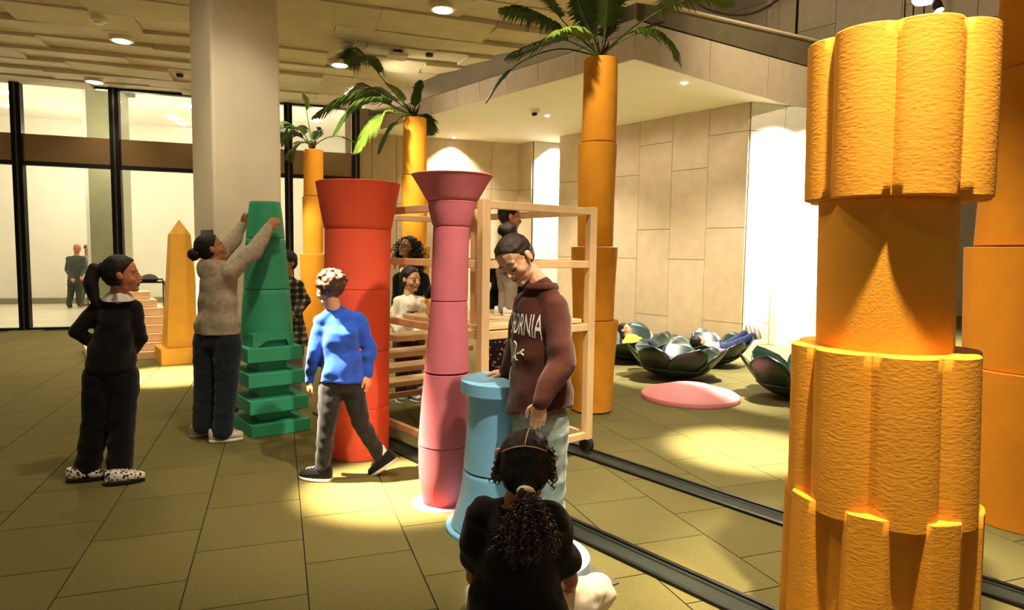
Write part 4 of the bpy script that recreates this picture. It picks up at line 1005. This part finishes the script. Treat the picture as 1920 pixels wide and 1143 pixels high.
def pattern(name, kind):
    m = bpy.data.materials.new(name); m.use_nodes = True; nt = m.node_tree; N = nt.nodes; L = nt.links; p = N['Principled BSDF']; p.inputs['Roughness'].default_value = .85
    tc = N.new('ShaderNodeTexCoord'); r = N.new('ShaderNodeValToRGB'); r.color_ramp.interpolation = 'CONSTANT'
    if kind == 'plaid':
        out = None
        for i, d in enumerate(('X', 'Z')):
            w = N.new('ShaderNodeTexWave'); w.bands_direction = d; w.inputs['Scale'].default_value = 5.5; w.inputs['Distortion'].default_value = .8; L.new(tc.outputs['Object'], w.inputs[0])
            gt = N.new('ShaderNodeMath'); gt.operation = 'GREATER_THAN'; gt.inputs[1].default_value = .66; L.new(w.outputs[1], gt.inputs[0])
            if out is None: out = gt.outputs[0]
            else:
                mm = N.new('ShaderNodeMath'); mm.operation = 'ADD'; L.new(out, mm.inputs[0]); L.new(gt.outputs[0], mm.inputs[1]); out = mm.outputs[0]
        hf = N.new('ShaderNodeMath'); hf.operation = 'MULTIPLY'; hf.inputs[1].default_value = .5; L.new(out, hf.inputs[0]); L.new(hf.outputs[0], r.inputs[0]); el = r.color_ramp.elements; el[0].color = (.012, .010, .009, 1); el[1].position = .3; el[1].color = (.075, .058, .036, 1); x = el.new(.8); x.color = (.40, .32, .19, 1)
    elif kind == 'floral':
        v = N.new('ShaderNodeTexVoronoi'); v.inputs['Scale'].default_value = 26; L.new(tc.outputs['Object'], v.inputs[0]); L.new(v.outputs['Distance'], r.inputs[0])
        el = r.color_ramp.elements; el[0].color = (.55, .45, .38, 1); el[1].position = .22; el[1].color = (.35, .10, .06, 1); x = el.new(.33); x.color = (.012, .010, .012, 1)
    else:
        v = N.new('ShaderNodeTexVoronoi'); v.inputs['Scale'].default_value = 55; L.new(tc.outputs['Object'], v.inputs[0]); L.new(v.outputs['Distance'], r.inputs[0])
        el = r.color_ramp.elements; el[0].color = (.02, .018, .016, 1); el[1].position = .42; el[1].color = (.75, .70, .60, 1)
    L.new(r.outputs[0], p.inputs['Base Color']); MATS[name] = m; return m
F_plaid = pattern('fabric_plaid', 'plaid'); F_floral = pattern('fabric_floral', 'floral'); F_leo = pattern('shoe_spotted', 'leo')
foot = lambda x, y, a, z=0., **k: dict(p=hp(x, y, z), d=az(a), **k)

# 1. girl in black, left ----------------------------------------------
Yg = hp(205, 900)[1]
e, h, G, t, b, X, Dp, up = person('person in black sweater and trousers with ponytail, hand on hip, seen from behind', Yg, dict(
    pel=(208, 688), nek=(222, 553), sL=(182, 578, -.02), sR=(252, 577, .06), eL=(143, 622, -.08), wL=(190, 652, .05), eR=(264, 632, .08), wR=(246, 662, .18),
    hpL=(187, 705, -.02), hpR=(230, 705, .04), kL=(180, 790, .0), kR=(228, 800, .04), aL=(163, 884, .02), aR=(224, 890, .02)),
    dict(c=(230, 514), hs=.222, az=68, pitch=4), k=1.0, vox=.006, skin='b5764c',
    top=dict(m=F_black, g=.010, hem=-.02, wr=.005, name='sweater'), bot=dict(m=F_black, r=(.096, .078, .074), len=.99), shoes=dict(m=F_leo, sole=M_shk),
    feet=dict(L=foot(163, 900, 70), R=foot(235, 905, 62)), hands=dict(L=dict(d=[.6, .8, -.2], n=[.4, .5, .3], curl=.3), R=dict(d=[-.6, .5, -.1], n=[0, -1, 0], curl=.6)), seed=3, hipw=.13)
def pony1(h): 
    return [h.E((0, -.10, .66), (.40, .46, .40))]
hg_ = blob('hair', cap_parts(h)+[h.C((0, -.48, .72), (0, -.66, .70), .10, .14), h.C((0, -.66, .70), (.02, -.78, .30), .16, .19), h.C((.02, -.78, .30), (.02, -.72, -.15), .19, .13), h.C((.02, -.72, -.15), (.0, -.66, -.35), .13, .05)], .007, M_hair_k, e, 2, .002, 110)
bury(hg_, h)
ring('hair_tie', h.P(0, -.50, .73), h.f, .11*h.hs, .02*h.hs, M_hair_b, e)
blob('collar', [loft([(G['nek']-up*.035, X*.092, Dp*.078), (G['nek']-up*.01, X*.08, Dp*.07), (G['nek']+up*.016, X*.062, Dp*.06), (G['nek']+up*.018, X*.055, Dp*.053)], 24)], .006, F_white, e, 2)
ep = h.P(.43, -.03, .30); V, Fc = ellip(ep, h.r*.012, h.f*.014, h.u*.024); mesh('earring', V, Fc, mat('earring_dark', '2a2a30', .2, .6, nscale=9, namt=.1), e, True)

# 2. girl in grey sweatshirt reaching up --------------------------------
Yh = hp(405, 826)[1]
e, h, G, t, b, X, Dp, up = person('person in grey sweatshirt and dark jeans reaching up to the green tower', Yh, dict(
    pel=(408, 622), nek=(406, 492), sL=(388, 505, .06), sR=(432, 508, -.07), eL=(428, 462, .22), wL=(454, 424, .36), eR=(478, 470, .0), wR=(502, 428, .10),
    hpL=(389, 638, .03), hpR=(426, 640, -.02), kL=(386, 722, .02), kR=(424, 728, -.02), aL=(380, 802, .03), aR=(417, 812, -.03)),
    dict(c=(397, 465), hs=.215, az=62, pitch=22), k=1.06, vox=.006, skin='b87a52',
    top=dict(m=F_grey, g=.022, hem=-.03, wr=.006, wk=38, sr=(.064, .056, .042)), bot=dict(m=F_denim, r=(.100, .078, .070), name='jeans'), shoes=dict(m=M_sh),
    feet=dict(L=foot(383, 813, 20, k=1.08), R=foot(424, 826, 68, k=1.12)), hands=dict(L=dict(d=nrm(atY(464, 410, Yh+.40)-atY(454, 424, Yh+.36)), n=[.5, -.3, 0], curl=.35, th=-1), R=dict(d=nrm(atY(516, 412, Yh+.16)-atY(502, 428, Yh+.10)), n=[-.1, 1, .1], curl=.4, th=-1)), seed=8, hipw=.145)
hair_cap(M_hair_k, lambda h: [h.E((0, -.62, .50), (.20, .19, .22)), h.C((0, -.45, .55), (0, -.6, .5), .14, .14)], wr=.002)(h, e)
ring('hair_tie', h.P(0, -.49, .54), h.f, .15*h.hs, .025*h.hs, M_pinkb, e)
blob('hood', [ellip(G['nek']-up*.06-Dp*.075, X*.115, Dp*.04, up*.085), loft([(G['nek']-up*.03, X*.085, Dp*.08), (G['nek']+up*.02, X*.075, Dp*.07)], 18)], .009, F_grey, e, 4, .006, 50)

# 3. kid in plaid jacket behind the tower ---------------------------------
Yk = 5.95
e, h, G, t, b, X, Dp, up = person('person in dark plaid jacket standing behind the green tower', Yk, dict(
    pel=(541, 640), nek=(538, 522), sL=(516, 535), sR=(560, 535), eL=(505, 575, -.05), wL=(520, 600, -.15), eR=(574, 562, .0), wR=(553, 592, -.15),
    hpL=(530, 650), hpR=(552, 650), kL=(530, 710), kR=(553, 712), aL=(530, 752), aR=(555, 752)),
    dict(c=(536, 493), hs=.215, az=-150, pitch=-8), k=1., vox=.008, skin='b98058', top=dict(m=F_plaid, g=.02, hem=-.08, flare=.03, name='jacket', wr=.006), bot=dict(m=F_lgrey),
    shoes=dict(m=M_shk), feet=dict(L=foot(530, 763, -160), R=foot(556, 763, 170)), hands=dict(R=dict(d=[-1, -.3, .1], n=[0, -1, 0]), L=dict(d=[1, -.3, .1], n=[0, -1, 0])), hair=hair_cap(M_hair_k), seed=4)

# 4. boy in blue ----------------------------------------------------------
Yb_ = hp(610, 900)[1]
rt, rh = hp(706, 889), atY(738, 868, Yb_+.10)
e, h, G, t, b, X, Dp, up = person('person in bright blue sweatshirt and black jeans walking past the red column', Yb_, dict(
    pel=(642, 712), nek=(625, 577), sL=(602, 604, -.02), sR=(670, 598, .05), eL=(590, 655, -.05), wL=(580, 712, .02), eR=(692, 650, .06), wR=(690, 700, .04),
    hpL=(622, 722, -.02), hpR=(660, 722, .02), kL=(612, 802, -.03), kR=(676, 792, .04), aL=(604, 880, .0), aR=(716, 860, .12)),
    dict(c=(618, 541), hs=.21, az=-48, pitch=-4), k=.94, vox=.0055, skin='d6a07a',
    top=dict(m=F_blue, g=.020, hem=-.02, wr=.009, sr=(.058, .048, .038)), bot=dict(m=F_jblack, r=(.084, .060, .049), name='jeans'), shoes=dict(m=M_shk, sock=F_white),
    feet=dict(L=foot(592, 899, -78, k=1.0), R=dict(p=(rt+rh)/2, d=rt-rh, up=nrm([-.3, 0, 1]), k=1.0)),
    hands=dict(L=dict(d=[-.1, .1, -1], n=[.6, .3, 0], curl=.55, th=1), R=dict(d=[.1, -.1, -1], n=[-.6, .2, 0], curl=.5, th=-1)), seed=12, hipw=.118)
p = cap_parts(h, .0, .0, -.13); R = np.random.RandomState(3)
for i in range(95):
    a, zz_ = R.uniform(0, 6.28), R.uniform(-.2, 1.); rr = math.sqrt(max(0, 1-zz_**2)); q = (.40*rr*math.cos(a), -.11+.43*rr*math.sin(a), .67+.385*zz_)
    if q[1] > .2 and q[2] < .78: continue
    s_ = R.uniform(.05, .085); p.append(h.E(q, (s_, s_, s_)))
bury(blob('hair', p, .006, M_hair_c, e, 1, .003, 160), h)

# 5. woman with curly hair -------------------------------------------------
Yw = 7.1
e, h, G, t, b, X, Dp, up = person('person with long dark curls and glasses, smiling upward behind the scaffold', Yw, dict(
    pel=(768, 610), nek=(770, 500), sL=(796, 520, .0), sR=(746, 520, .02), eL=(803, 552, -.02), wL=(822, 530, -.15), eR=(742, 570), wR=(748, 612, -.05),
    hpL=(782, 625), hpR=(758, 625), kL=(780, 675), kR=(760, 675), aL=(780, 718), aR=(762, 718)),
    dict(c=(764, 463), hs=.22, az=-142, pitch=16, roll=6), k=1.08, vox=.007, skin='d6a27c', lip='8c2f2c', top=dict(m=F_black, g=.008, name='top', wr=.004), bot=dict(m=F_maroon),
    shoes=dict(m=M_shk), feet=dict(L=foot(781, 728, -160), R=foot(762, 728, -150)), hands=dict(L=dict(d=[.6, -.5, .4], n=[0, 0, -1])), seed=6)
bury(blob('hair', cap_parts(h, .03, .03)+[h.E((0, -.3, .3), (.44, .25, .45)), h.E((.3, -.15, .4), (.16, .2, .5)), h.E((-.3, -.15, .4), (.16, .2, .5))], .008, M_hair_k, e, 2, .006, 120), h)
R = np.random.RandomState(2); roots = []
for i in range(190):
    a = R.uniform(-1.95, 1.95); roots.append((h.P(.40*math.sin(a), -.1-.43*math.cos(a), R.uniform(.25, 1.0)), -h.u*.8+h.r*.45*math.sin(a)-h.f*.35*math.cos(a)))
curls('curls', roots, M_hair_k, e, .011, .0045, .22, 4, 5, .2, 26, grav=.3)
for s in (-1, 1): ring('glasses_rim', h.P(.15*s, .405, .475), h.f, .105*h.hs, .013*h.hs, M_rub, e)
tube('glasses_bridge', [h.P(-.05, .43, .49), h.P(.05, .43, .49)], .012*h.hs, M_rub, e)
for s in (-1, 1): tube('glasses_temple', [h.P(.25*s, .39, .49), h.P(.37*s, .05, .5)], .01*h.hs, M_rub, e)
V, Fc = ellip(h.P(0, .368, .203), h.r*.075*h.hs, h.f*.036*h.hs, h.u*.020*h.hs); mesh('teeth', V, Fc, M_eye, e, True)

# 6. girl in white sweatshirt ----------------------------------------------
Yq = 6.4
e, h, G, t, b, X, Dp, up = person('person in cream sweatshirt looking right behind the scaffold steps', Yq, dict(
    pel=(763, 632), nek=(766, 552), sL=(788, 566, .03), sR=(747, 566, -.02), eL=(796, 602, .0), wL=(780, 628, -.12), eR=(738, 604, -.04), wR=(757, 630, -.14),
    hpL=(774, 642), hpR=(752, 642), kL=(774, 700), kR=(752, 702), aL=(772, 742), aR=(750, 744)),
    dict(c=(771, 523), hs=.225, az=128, pitch=-2), k=1.0, vox=.0065, skin='d09c76', top=dict(m=F_cream, g=.024, hem=-.02, sr=(.06, .05, .042), wr=.007), bot=dict(m=F_maroon, r=(.085, .06, .05)),
    shoes=dict(m=M_silver), feet=dict(L=foot(778, 751, 150), R=foot(751, 753, 160)), hands=dict(L=dict(d=[-.7, -.5, 0], n=[0, .3, -1]), R=dict(d=[.7, -.5, 0], n=[0, .3, -1])), seed=9)
hw_ = blob('hair', cap_parts(h)+[h.C((0, -.5, .75), (-.0, -.6, .45), .16, .12), h.C((0, -.6, .45), (0, -.58, .1), .12, .05)], .007, M_hair_k, e, 2, .003, 120)
bury(hw_, h)
ring('hair_bow', h.P(.1, -.44, .82), h.f, .10*h.hs, .045*h.hs, F_white, e)
N_ = -Dp if Dp[1] > 0 else Dp
M_prk = mat('print_dark', '3a3030', .8, nscale=20, namt=.1); M_prp = mat('print_pink', 'c8707a', .8, nscale=20, namt=.1)
N_ = nrm(np.array([.35, -1., .05])); Xv = nrm(np.cross(Z_, N_)); O = atY(773, 590, Yq-.1)
strokes('print', [[(-.4, .22), (-.2, .26), (0, .2), (.2, .26), (.4, .24)], [(-.15, .12), (0, .16), (.15, .1)]], t, O, Xv, Z_, N_, .13, M_prk, e, .004)
strokes('print', [[(-.45, -.3), (-.4, .0), (-.2, -.05), (-.25, -.35)], [(-.1, -.3), (0, -.02), (.12, -.3)], [(.2, -.35), (.25, -.02), (.42, -.1), (.45, -.35)]], t, O, Xv, Z_, N_, .13, M_prp, e, .004)

# 7. small boy on the deck --------------------------------------------------
pb = hp(946, 591, .985); Yd = pb[1]
e, h, G, t, b, X, Dp, up = person('small person in white shirt and grey trousers standing on the scaffold deck', Yd, dict(
    pel=(950, 500), nek=(952, 428), sL=(946, 438, .05), sR=(960, 438, -.06), eL=(942, 470, .06), wL=(955, 492, .05), eR=(966, 470, -.07), wR=(975, 490, -.02),
    hpL=(946, 506, .03), hpR=(956, 506, -.03), kL=(947, 545, .03), kR=(958, 543, -.03), aL=(944, 580, .02), aR=(956, 578, -.03)),
    dict(c=(957, 406), hs=.185, az=82, pitch=-8), k=.68, vox=.006, skin='cd9468', top=dict(m=F_white, g=.014, name='shirt', wr=.004), bot=dict(m=F_lgrey, r=(.10, .075, .066)), shoes=dict(m=F_white),
    feet=dict(L=dict(p=hp(946, 590, .985), d=az(85), k=.72), R=dict(p=hp(962, 592, .985), d=az(85), k=.72)), hands=dict(R=dict(d=[.8, 0, -.4], n=[0, 0, -1])), hair=hair_cap(M_hair_b, lift=.02), zg=.985, seed=2)

# 8. woman with floral skirt behind the scaffold --------------------------------
Yf = 6.0
e, h, G, t, b, X, Dp, up = person('person in black top and dark floral skirt standing behind the scaffold deck', Yf, dict(
    pel=(942, 585), nek=(948, 480), sL=(968, 498, .0), sR=(925, 498, .0), eL=(980, 540), wL=(975, 580, -.1), eR=(897, 540), wR=(905, 578, -.1),
    hpL=(955, 600), hpR=(930, 600), kL=(955, 690), kR=(932, 690), aL=(955, 765), aR=(934, 765)),
    dict(c=(955, 447), hs=.21, az=150, pitch=-15), k=1.02, vox=.008, skin='c48a60', top=dict(m=F_black, g=.014, name='top', wr=.004, hem=-.05), bot=dict(m=F_floral, skirt=.62, name='skirt'), shoes=dict(m=M_shk),
    feet=dict(L=foot(955, 770, 170), R=foot(934, 770, 180)), hair=hair_cap(M_hair_k), seed=14)

# 9. girl in brown sweatshirt ---------------------------------------------------
Yn = 3.15
e, h, G, t, b, X, Dp, up = person('person in brown lettered sweatshirt with a hair bun, leaning over the blue pedestal', Yn, dict(
    pel=(1012, 770), nek=(1013, 524), sR=(985, 570, .12), sL=(1040, 576, -.07), eL=(1054, 678, -.16), wL=(1014, 752, -.25), eR=(972, 650, .22), wR=(950, 696, .36),
    hpR=(997, 790, .06), hpL=(1028, 790, -.05), kR=(1000, 915, .02), kL=(1030, 915, -.05), aR=(1003, 1040, -.02), aL=(1032, 1040, -.03)),
    dict(c=(966, 486), hs=.222, az=-146, pitch=-36, roll=-20, dy=-.03), k=1.04, vox=.0042, skin='dfab86', lip='b5655a', hairc='1c110b', smooth=3,
    top=dict(m=F_brown, g=.034, hem=.0, sr=(.066, .064, .046), wr=.005, wk=30, sm=6, vox=.008, puff=True, flare=.02), bot=dict(m=F_ldenim, r=(.098, .076, .068), name='jeans'), shoes=dict(m=M_sh),
    feet=dict(R=dict(p=np.array([*hp(998, 1046)[:2], 0]), d=az(-110)), L=dict(p=np.array([*hp(1030, 1050)[:2], 0]), d=az(-120))),
    hands=dict(L=dict(d=nrm([-.14, .05, -1.]), n=[.15, .9, -.1], curl=.42, th=-1), R=dict(d=nrm([-1., .15, -.15]), n=[0, .0, -1], curl=.35, th=1)), seed=21, down=.5)
hb = blob('hair', [h.E((0, -.08, .635), (.382, .448, .395)), h.E((0, -.2, .48), (.345, .30, .30)), h.E((0, -.36, 1.03), (.20, .20, .17)), h.E((.05, -.30, 1.10), (.16, .15, .12)), h.C((0, -.33, .93), (0, -.3, 1.0), .15, .14)], .005, M_hair_b, e, 3, .002, 150); bury(hb, h)
ring('hair_tie', h.P(0, -.325, .96), h.u-h.f*.3, .155*h.hs, .02*h.hs, M_hair_k, e)
blob('neckband', [loft([(G['nek']-up*.045, X*.098, Dp*.088), (G['nek']-up*.028, X*.094, Dp*.084), (G['nek']-up*.014, X*.085, Dp*.075), (G['nek']-up*.014, X*.07, Dp*.062)], 24)], .006, F_brown, e, 2)
M_print = mat('print_cream', 'e6dccb', .8, nscale=40, namt=.05)
front = nrm(np.cross(X, up)); 
if front[0] > 0: front = -front
N_ = nrm(front+np.array([0, -.12, 0])); Xv = nrm(np.cross(Z_, N_)); Yv = nrm(np.cross(N_, Xv))
O = atY(978, 618, Yn-.02)
textmesh('lettering', 'CALIFORNIA', t, O+Yv*.02, Xv, Yv, N_, .27, M_print, e, warp=lambda u, q: (u, (q*3.1 if q > 0 else q*(2.6+7*u*u))+.02))
O2 = O-Yv*.10
strokes('script', [[(-.42, .30), (-.40, .0), (-.36, -.3), (-.30, -.34), (-.24, -.2)], [(-.2, .25), (-.18, -.05), (-.1, -.2), (.0, -.02), (.06, .2), (-.02, .28), (-.06, .05), (.02, -.2), (.14, -.22)], [(.1, -.05), (.22, -.02), (.38, .1), (.3, .0), (.42, -.05)], [(-.3, -.5), (-.33, -.7), (-.27, -.85)]], t, O2, Xv, Yv, N_, .17, M_print, e, .0045)

# 10. girl seated in the foreground ----------------------------------------------
Yo = 2.15
kx = dict(pel=(968, 1150, .02), nek=(968, 935, .0), sL=(905, 965, .02), sR=(1030, 975, -.02), eL=(890, 1080, .10), wL=(930, 1150, .30), eR=(1068, 1085, .12), wR=(1060, 1135, .34),
    hpL=(935, 1165, .05), hpR=(1005, 1165, .05), kL=(905, 1120, .42), kR=(1118, 1110, .38), aL=(975, 1140, .42), aR=(1040, 1150, .42))
e, h, G, t, b, X, Dp, up = person('person in black T-shirt sitting on the floor, seen from behind, with curly ponytail', Yo, kx,
    dict(c=(987, 872), hs=.222, az=12, pitch=-14, dy=.02), k=1.02, vox=.0055, skin='b9774f', top=dict(m=F_blackT, g=.018, sleeve=.66, sr=(.066, .058, .05), name='t_shirt', hem=-.06, wr=.008, vox=.009, flare=.02), bot=dict(m=F_cream, r=(.092, .076, .06)),
    shoes=dict(m=M_shk), feet=dict(L=dict(p=np.array([*atY(975, 1130, Yo+.42)[:2], 0]), d=az(50)), R=dict(p=np.array([*atY(1035, 1140, Yo+.42)[:2], 0]), d=az(-40))),
    hands=dict(R=dict(d=[-.7, .6, -.1], n=[0, 0, -1], curl=.6), L=dict(d=[.7, .5, 0], n=[0, 0, -1], curl=.6)), seed=31, chest=1.02, hipw=.135)
blob('hair', [h.E((0, -.08, .645), (.40, .46, .405)), h.E((0, -.2, .42), (.375, .32, .36)), h.E((.36, -.05, .55), (.06, .22, .22)), h.E((-.36, -.05, .55), (.06, .22, .22)), h.E((.10, -.46, .20), (.12, .12, .10))], .006, M_hair_k, e, 2, .003, 140)
M_scalp = mat('scalp', 'd8ab84', .6, nscale=30, namt=.05)
def onsk(v, k=1.012): v = nrm(v); return h.P(.40*k*v[0], -.08+.46*k*v[1], .645+.405*k*v[2])
def part(a, b): return [onsk(np.array(a)*(1-t)+np.array(b)*t) for t in np.linspace(0, 1, 10)]
for a, b in (((.06, .25, 1), (.12, -.92, .40)), ((.12, -.92, .40), (-.75, -.66, .12)), ((.12, -.92, .40), (.85, -.50, .25))):
    tube('hair_parting', part(a, b), .0105*h.hs, M_scalp, e, 6)
R = np.random.RandomState(8); pt = h.P(.12, -.54, .14); roots = []
for i in range(280):
    d = R.randn(3); d = nrm(d); roots.append((pt+d*.022+h.u*.0, -h.u*.9+h.r*(.22+.26*R.randn())-h.f*.45*abs(R.rand())))
blob('ponytail_core', [capsule(pt, pt-Z_*.13+h.r*.02, .035, .05)], .008, M_hair_b, e, 2, .006, 90)
M_curl = mat('hair_curl_brown', '3a2012', .32, nscale=20, namt=.4, spec=.6)
curls('ponytail_curls', roots, M_curl, e, .0075, .0021, .185, 6, 4, .20, 44, grav=.3)
ring('hair_tie', h.P(.11, -.53, .17), h.u*.8+h.f*.5, .085*h.hs, .055*h.hs, M_creamb, e)
roots = [(h.P(s*.385, -.06+.1*R.randn(), .62+.1*R.randn()), -h.u+h.r*s*.15-h.f*.15) for s in (-1, 1) for _ in range(12)]
for q in (roots[:12], roots[12:]): curls('side_curls', q, M_curl, e, .006, .003, .09, 4, 7, .10, 26, grav=.2)
ring('hair_bead', h.P(-.43, -.02, .66), h.f, .035*h.hs, .035*h.hs, M_pinkb, e); ring('hair_bead', h.P(.43, -.02, .66), h.f, .03*h.hs, .03*h.hs, M_creamb, e)
rp = atY(1052, 1138, Yo+.36); V, Fc = ellip(rp, np.array([.05, 0, 0]), np.array([0, .04, 0]), Z_*.028); setp(mesh('red_toy', V, Fc, mat('red_plastic', 'd83a36', .4, nscale=9, namt=.05), None, True), 'small red thing in the hand of the seated girl', 'toy')

# 11. girl reclining in a lotus seat -------------------------------------------------
Yl = c2[1]
e, h, G, t, b, X, Dp, up = person('person in yellow top and dark trousers reclining in the left lotus seat', Yl, dict(
    pel=(1198, 646, -.12), nek=(1177, 632, .12), sL=(1188, 634, .18), sR=(1172, 641, .0), eL=(1200, 640, .12), wL=(1190, 640, .0), eR=(1172, 650, -.10), wR=(1188, 646, -.1),
    hpL=(1203, 645, -.06), hpR=(1195, 650, -.2), kL=(1226, 643, -.3), kR=(1209, 648, -.42), aL=(1236, 662, -.5), aR=(1214, 664, -.62)),
    dict(c=(1172, 618), hs=.20, az=130, pitch=25, roll=0, dy=.2), k=.9, vox=.008, skin='c08458', top=dict(m=F_yellow, g=.016, name='shirt'), bot=dict(m=F_denim, r=(.085, .065, .055)),
    shoes=dict(m=M_shk), feet=dict(L=dict(p=atY(1239, 668, Yl-.52), d=nrm([.5, -.4, -.2]), up=Z_), R=dict(p=atY(1217, 670, Yl-.64), d=nrm([.5, -.4, -.2]), up=Z_)), hair=hair_cap(M_hair_k, lambda h: [h.E((0, -.2, .2), (.42, .25, .4))], .009), seed=41)
# 12. child with raised legs -----------------------------------------------------------
Yz = c3[1]
e, h, G, t, b, X, Dp, up = person('person in pink top lying in a lotus seat with both legs raised', Yz, dict(
    pel=(1352, 655, -.0), nek=(1322, 648, -.0), sL=(1330, 650, .12), sR=(1328, 652, -.12), eL=(1350, 652, .18), wL=(1375, 648, .2), eR=(1355, 660, -.16), wR=(1384, 652, -.16),
    hpL=(1356, 653, .06), hpR=(1356, 656, -.07), kL=(1380, 637, .06), kR=(1388, 642, -.07), aL=(1399, 624, .06), aR=(1414, 629, -.07)),
    dict(c=(1309, 640), hs=.205, az=70, pitch=50, dy=0), k=.88, vox=.008, skin='c99066', top=dict(m=F_pink, g=.012, name='shirt'), bot=dict(m=F_navy, r=(.092, .068, .056)),
    shoes=dict(m=M_sh), feet=dict(L=dict(p=atY(1408, 616, Yz+.06), d=nrm([-.35, 0, .95]), up=nrm([-.95, 0, -.35])), R=dict(p=atY(1424, 621, Yz-.07), d=nrm([-.35, 0, .95]), up=nrm([-.95, 0, -.35]))), hair=hair_cap(M_hair_k), seed=43)
# 13. figures beyond the glass ----------------------------------------------------------------
def man(label, dx, dY, jac, seed, azh):
    q = hp(138, 578, -.15); Ym = q[1]+dY
    s = lambda x, y, d=0: (x+dx, y, d)
    e, h, G, t, b, X, Dp, up = person(label, Ym, dict(pel=s(142, 523), nek=s(144, 480), sL=s(129, 485), sR=s(155, 485), eL=s(125, 505), wL=s(135, 522, -.2), eR=s(159, 505), wR=s(152, 519, -.25),
        hpL=s(135, 527), hpR=s(149, 527), kL=s(133, 550), kR=s(148, 548), aL=s(129, 571), aR=s(148, 569)), dict(c=(145+dx, 466), hs=.235, az=azh, pitch=-25), k=1.22, vox=.012, skin='c07a58', eye=False,
        top=dict(m=jac, g=.03, hem=-.25, name='jacket'), bot=dict(m=F_olive if seed == 50 else F_lgrey), shoes=dict(m=M_shk),
        feet=dict(L=dict(p=hp(131+dx, 577, -.15)+np.array([0, dY, 0]), d=az(150)), R=dict(p=hp(150+dx, 574, -.15)+np.array([0, dY, 0]), d=az(130))), hands=dict(R=dict(d=[.5, -.6, -.3], n=[0, .3, -1]), L=dict(d=[.5, -.6, -.3], n=[0, .3, -1])), zg=-.15, seed=seed,
        hair=(lambda h, e: blob('hair', [h.E((0, -.16, .58), (.385, .39, .32))], .012, M_hair_b, e, 2)) if seed != 50 else None)
    return G, e
G, e = man('person with bald head in grey green jacket holding a phone beyond the glass', 0, 0, F_olive, 50, 120)
ph = G['wR']+np.array([.12, -.14, .0]); setp(boxo('phone', ph, np.array([.10, 0, -.06]), np.array([0, .01, .0]), np.array([.05, 0, .09]), mat('phone_white', 'cfdcea', .3, nscale=9, namt=.02)), 'pale phone held by the bald man beyond the glass', 'phone')
man('duplicate figure in light grey jacket half hidden behind the bald man', 21, .55, F_lgrey, 52, 90)  # solid duplicate added for the man's double at the glass edge

rb = hp(438, 776); setp(blob('red_bag', [ellip(rb+Z_*.06, np.array([.05, 0, 0]), np.array([0, .09, 0]), Z_*.06)], .008, mat('bag_red', 'b51f34', .6, nscale=9, namt=.1), None, 2, .004, 60), 'small red bag on the floor behind the green tower base', 'bag')
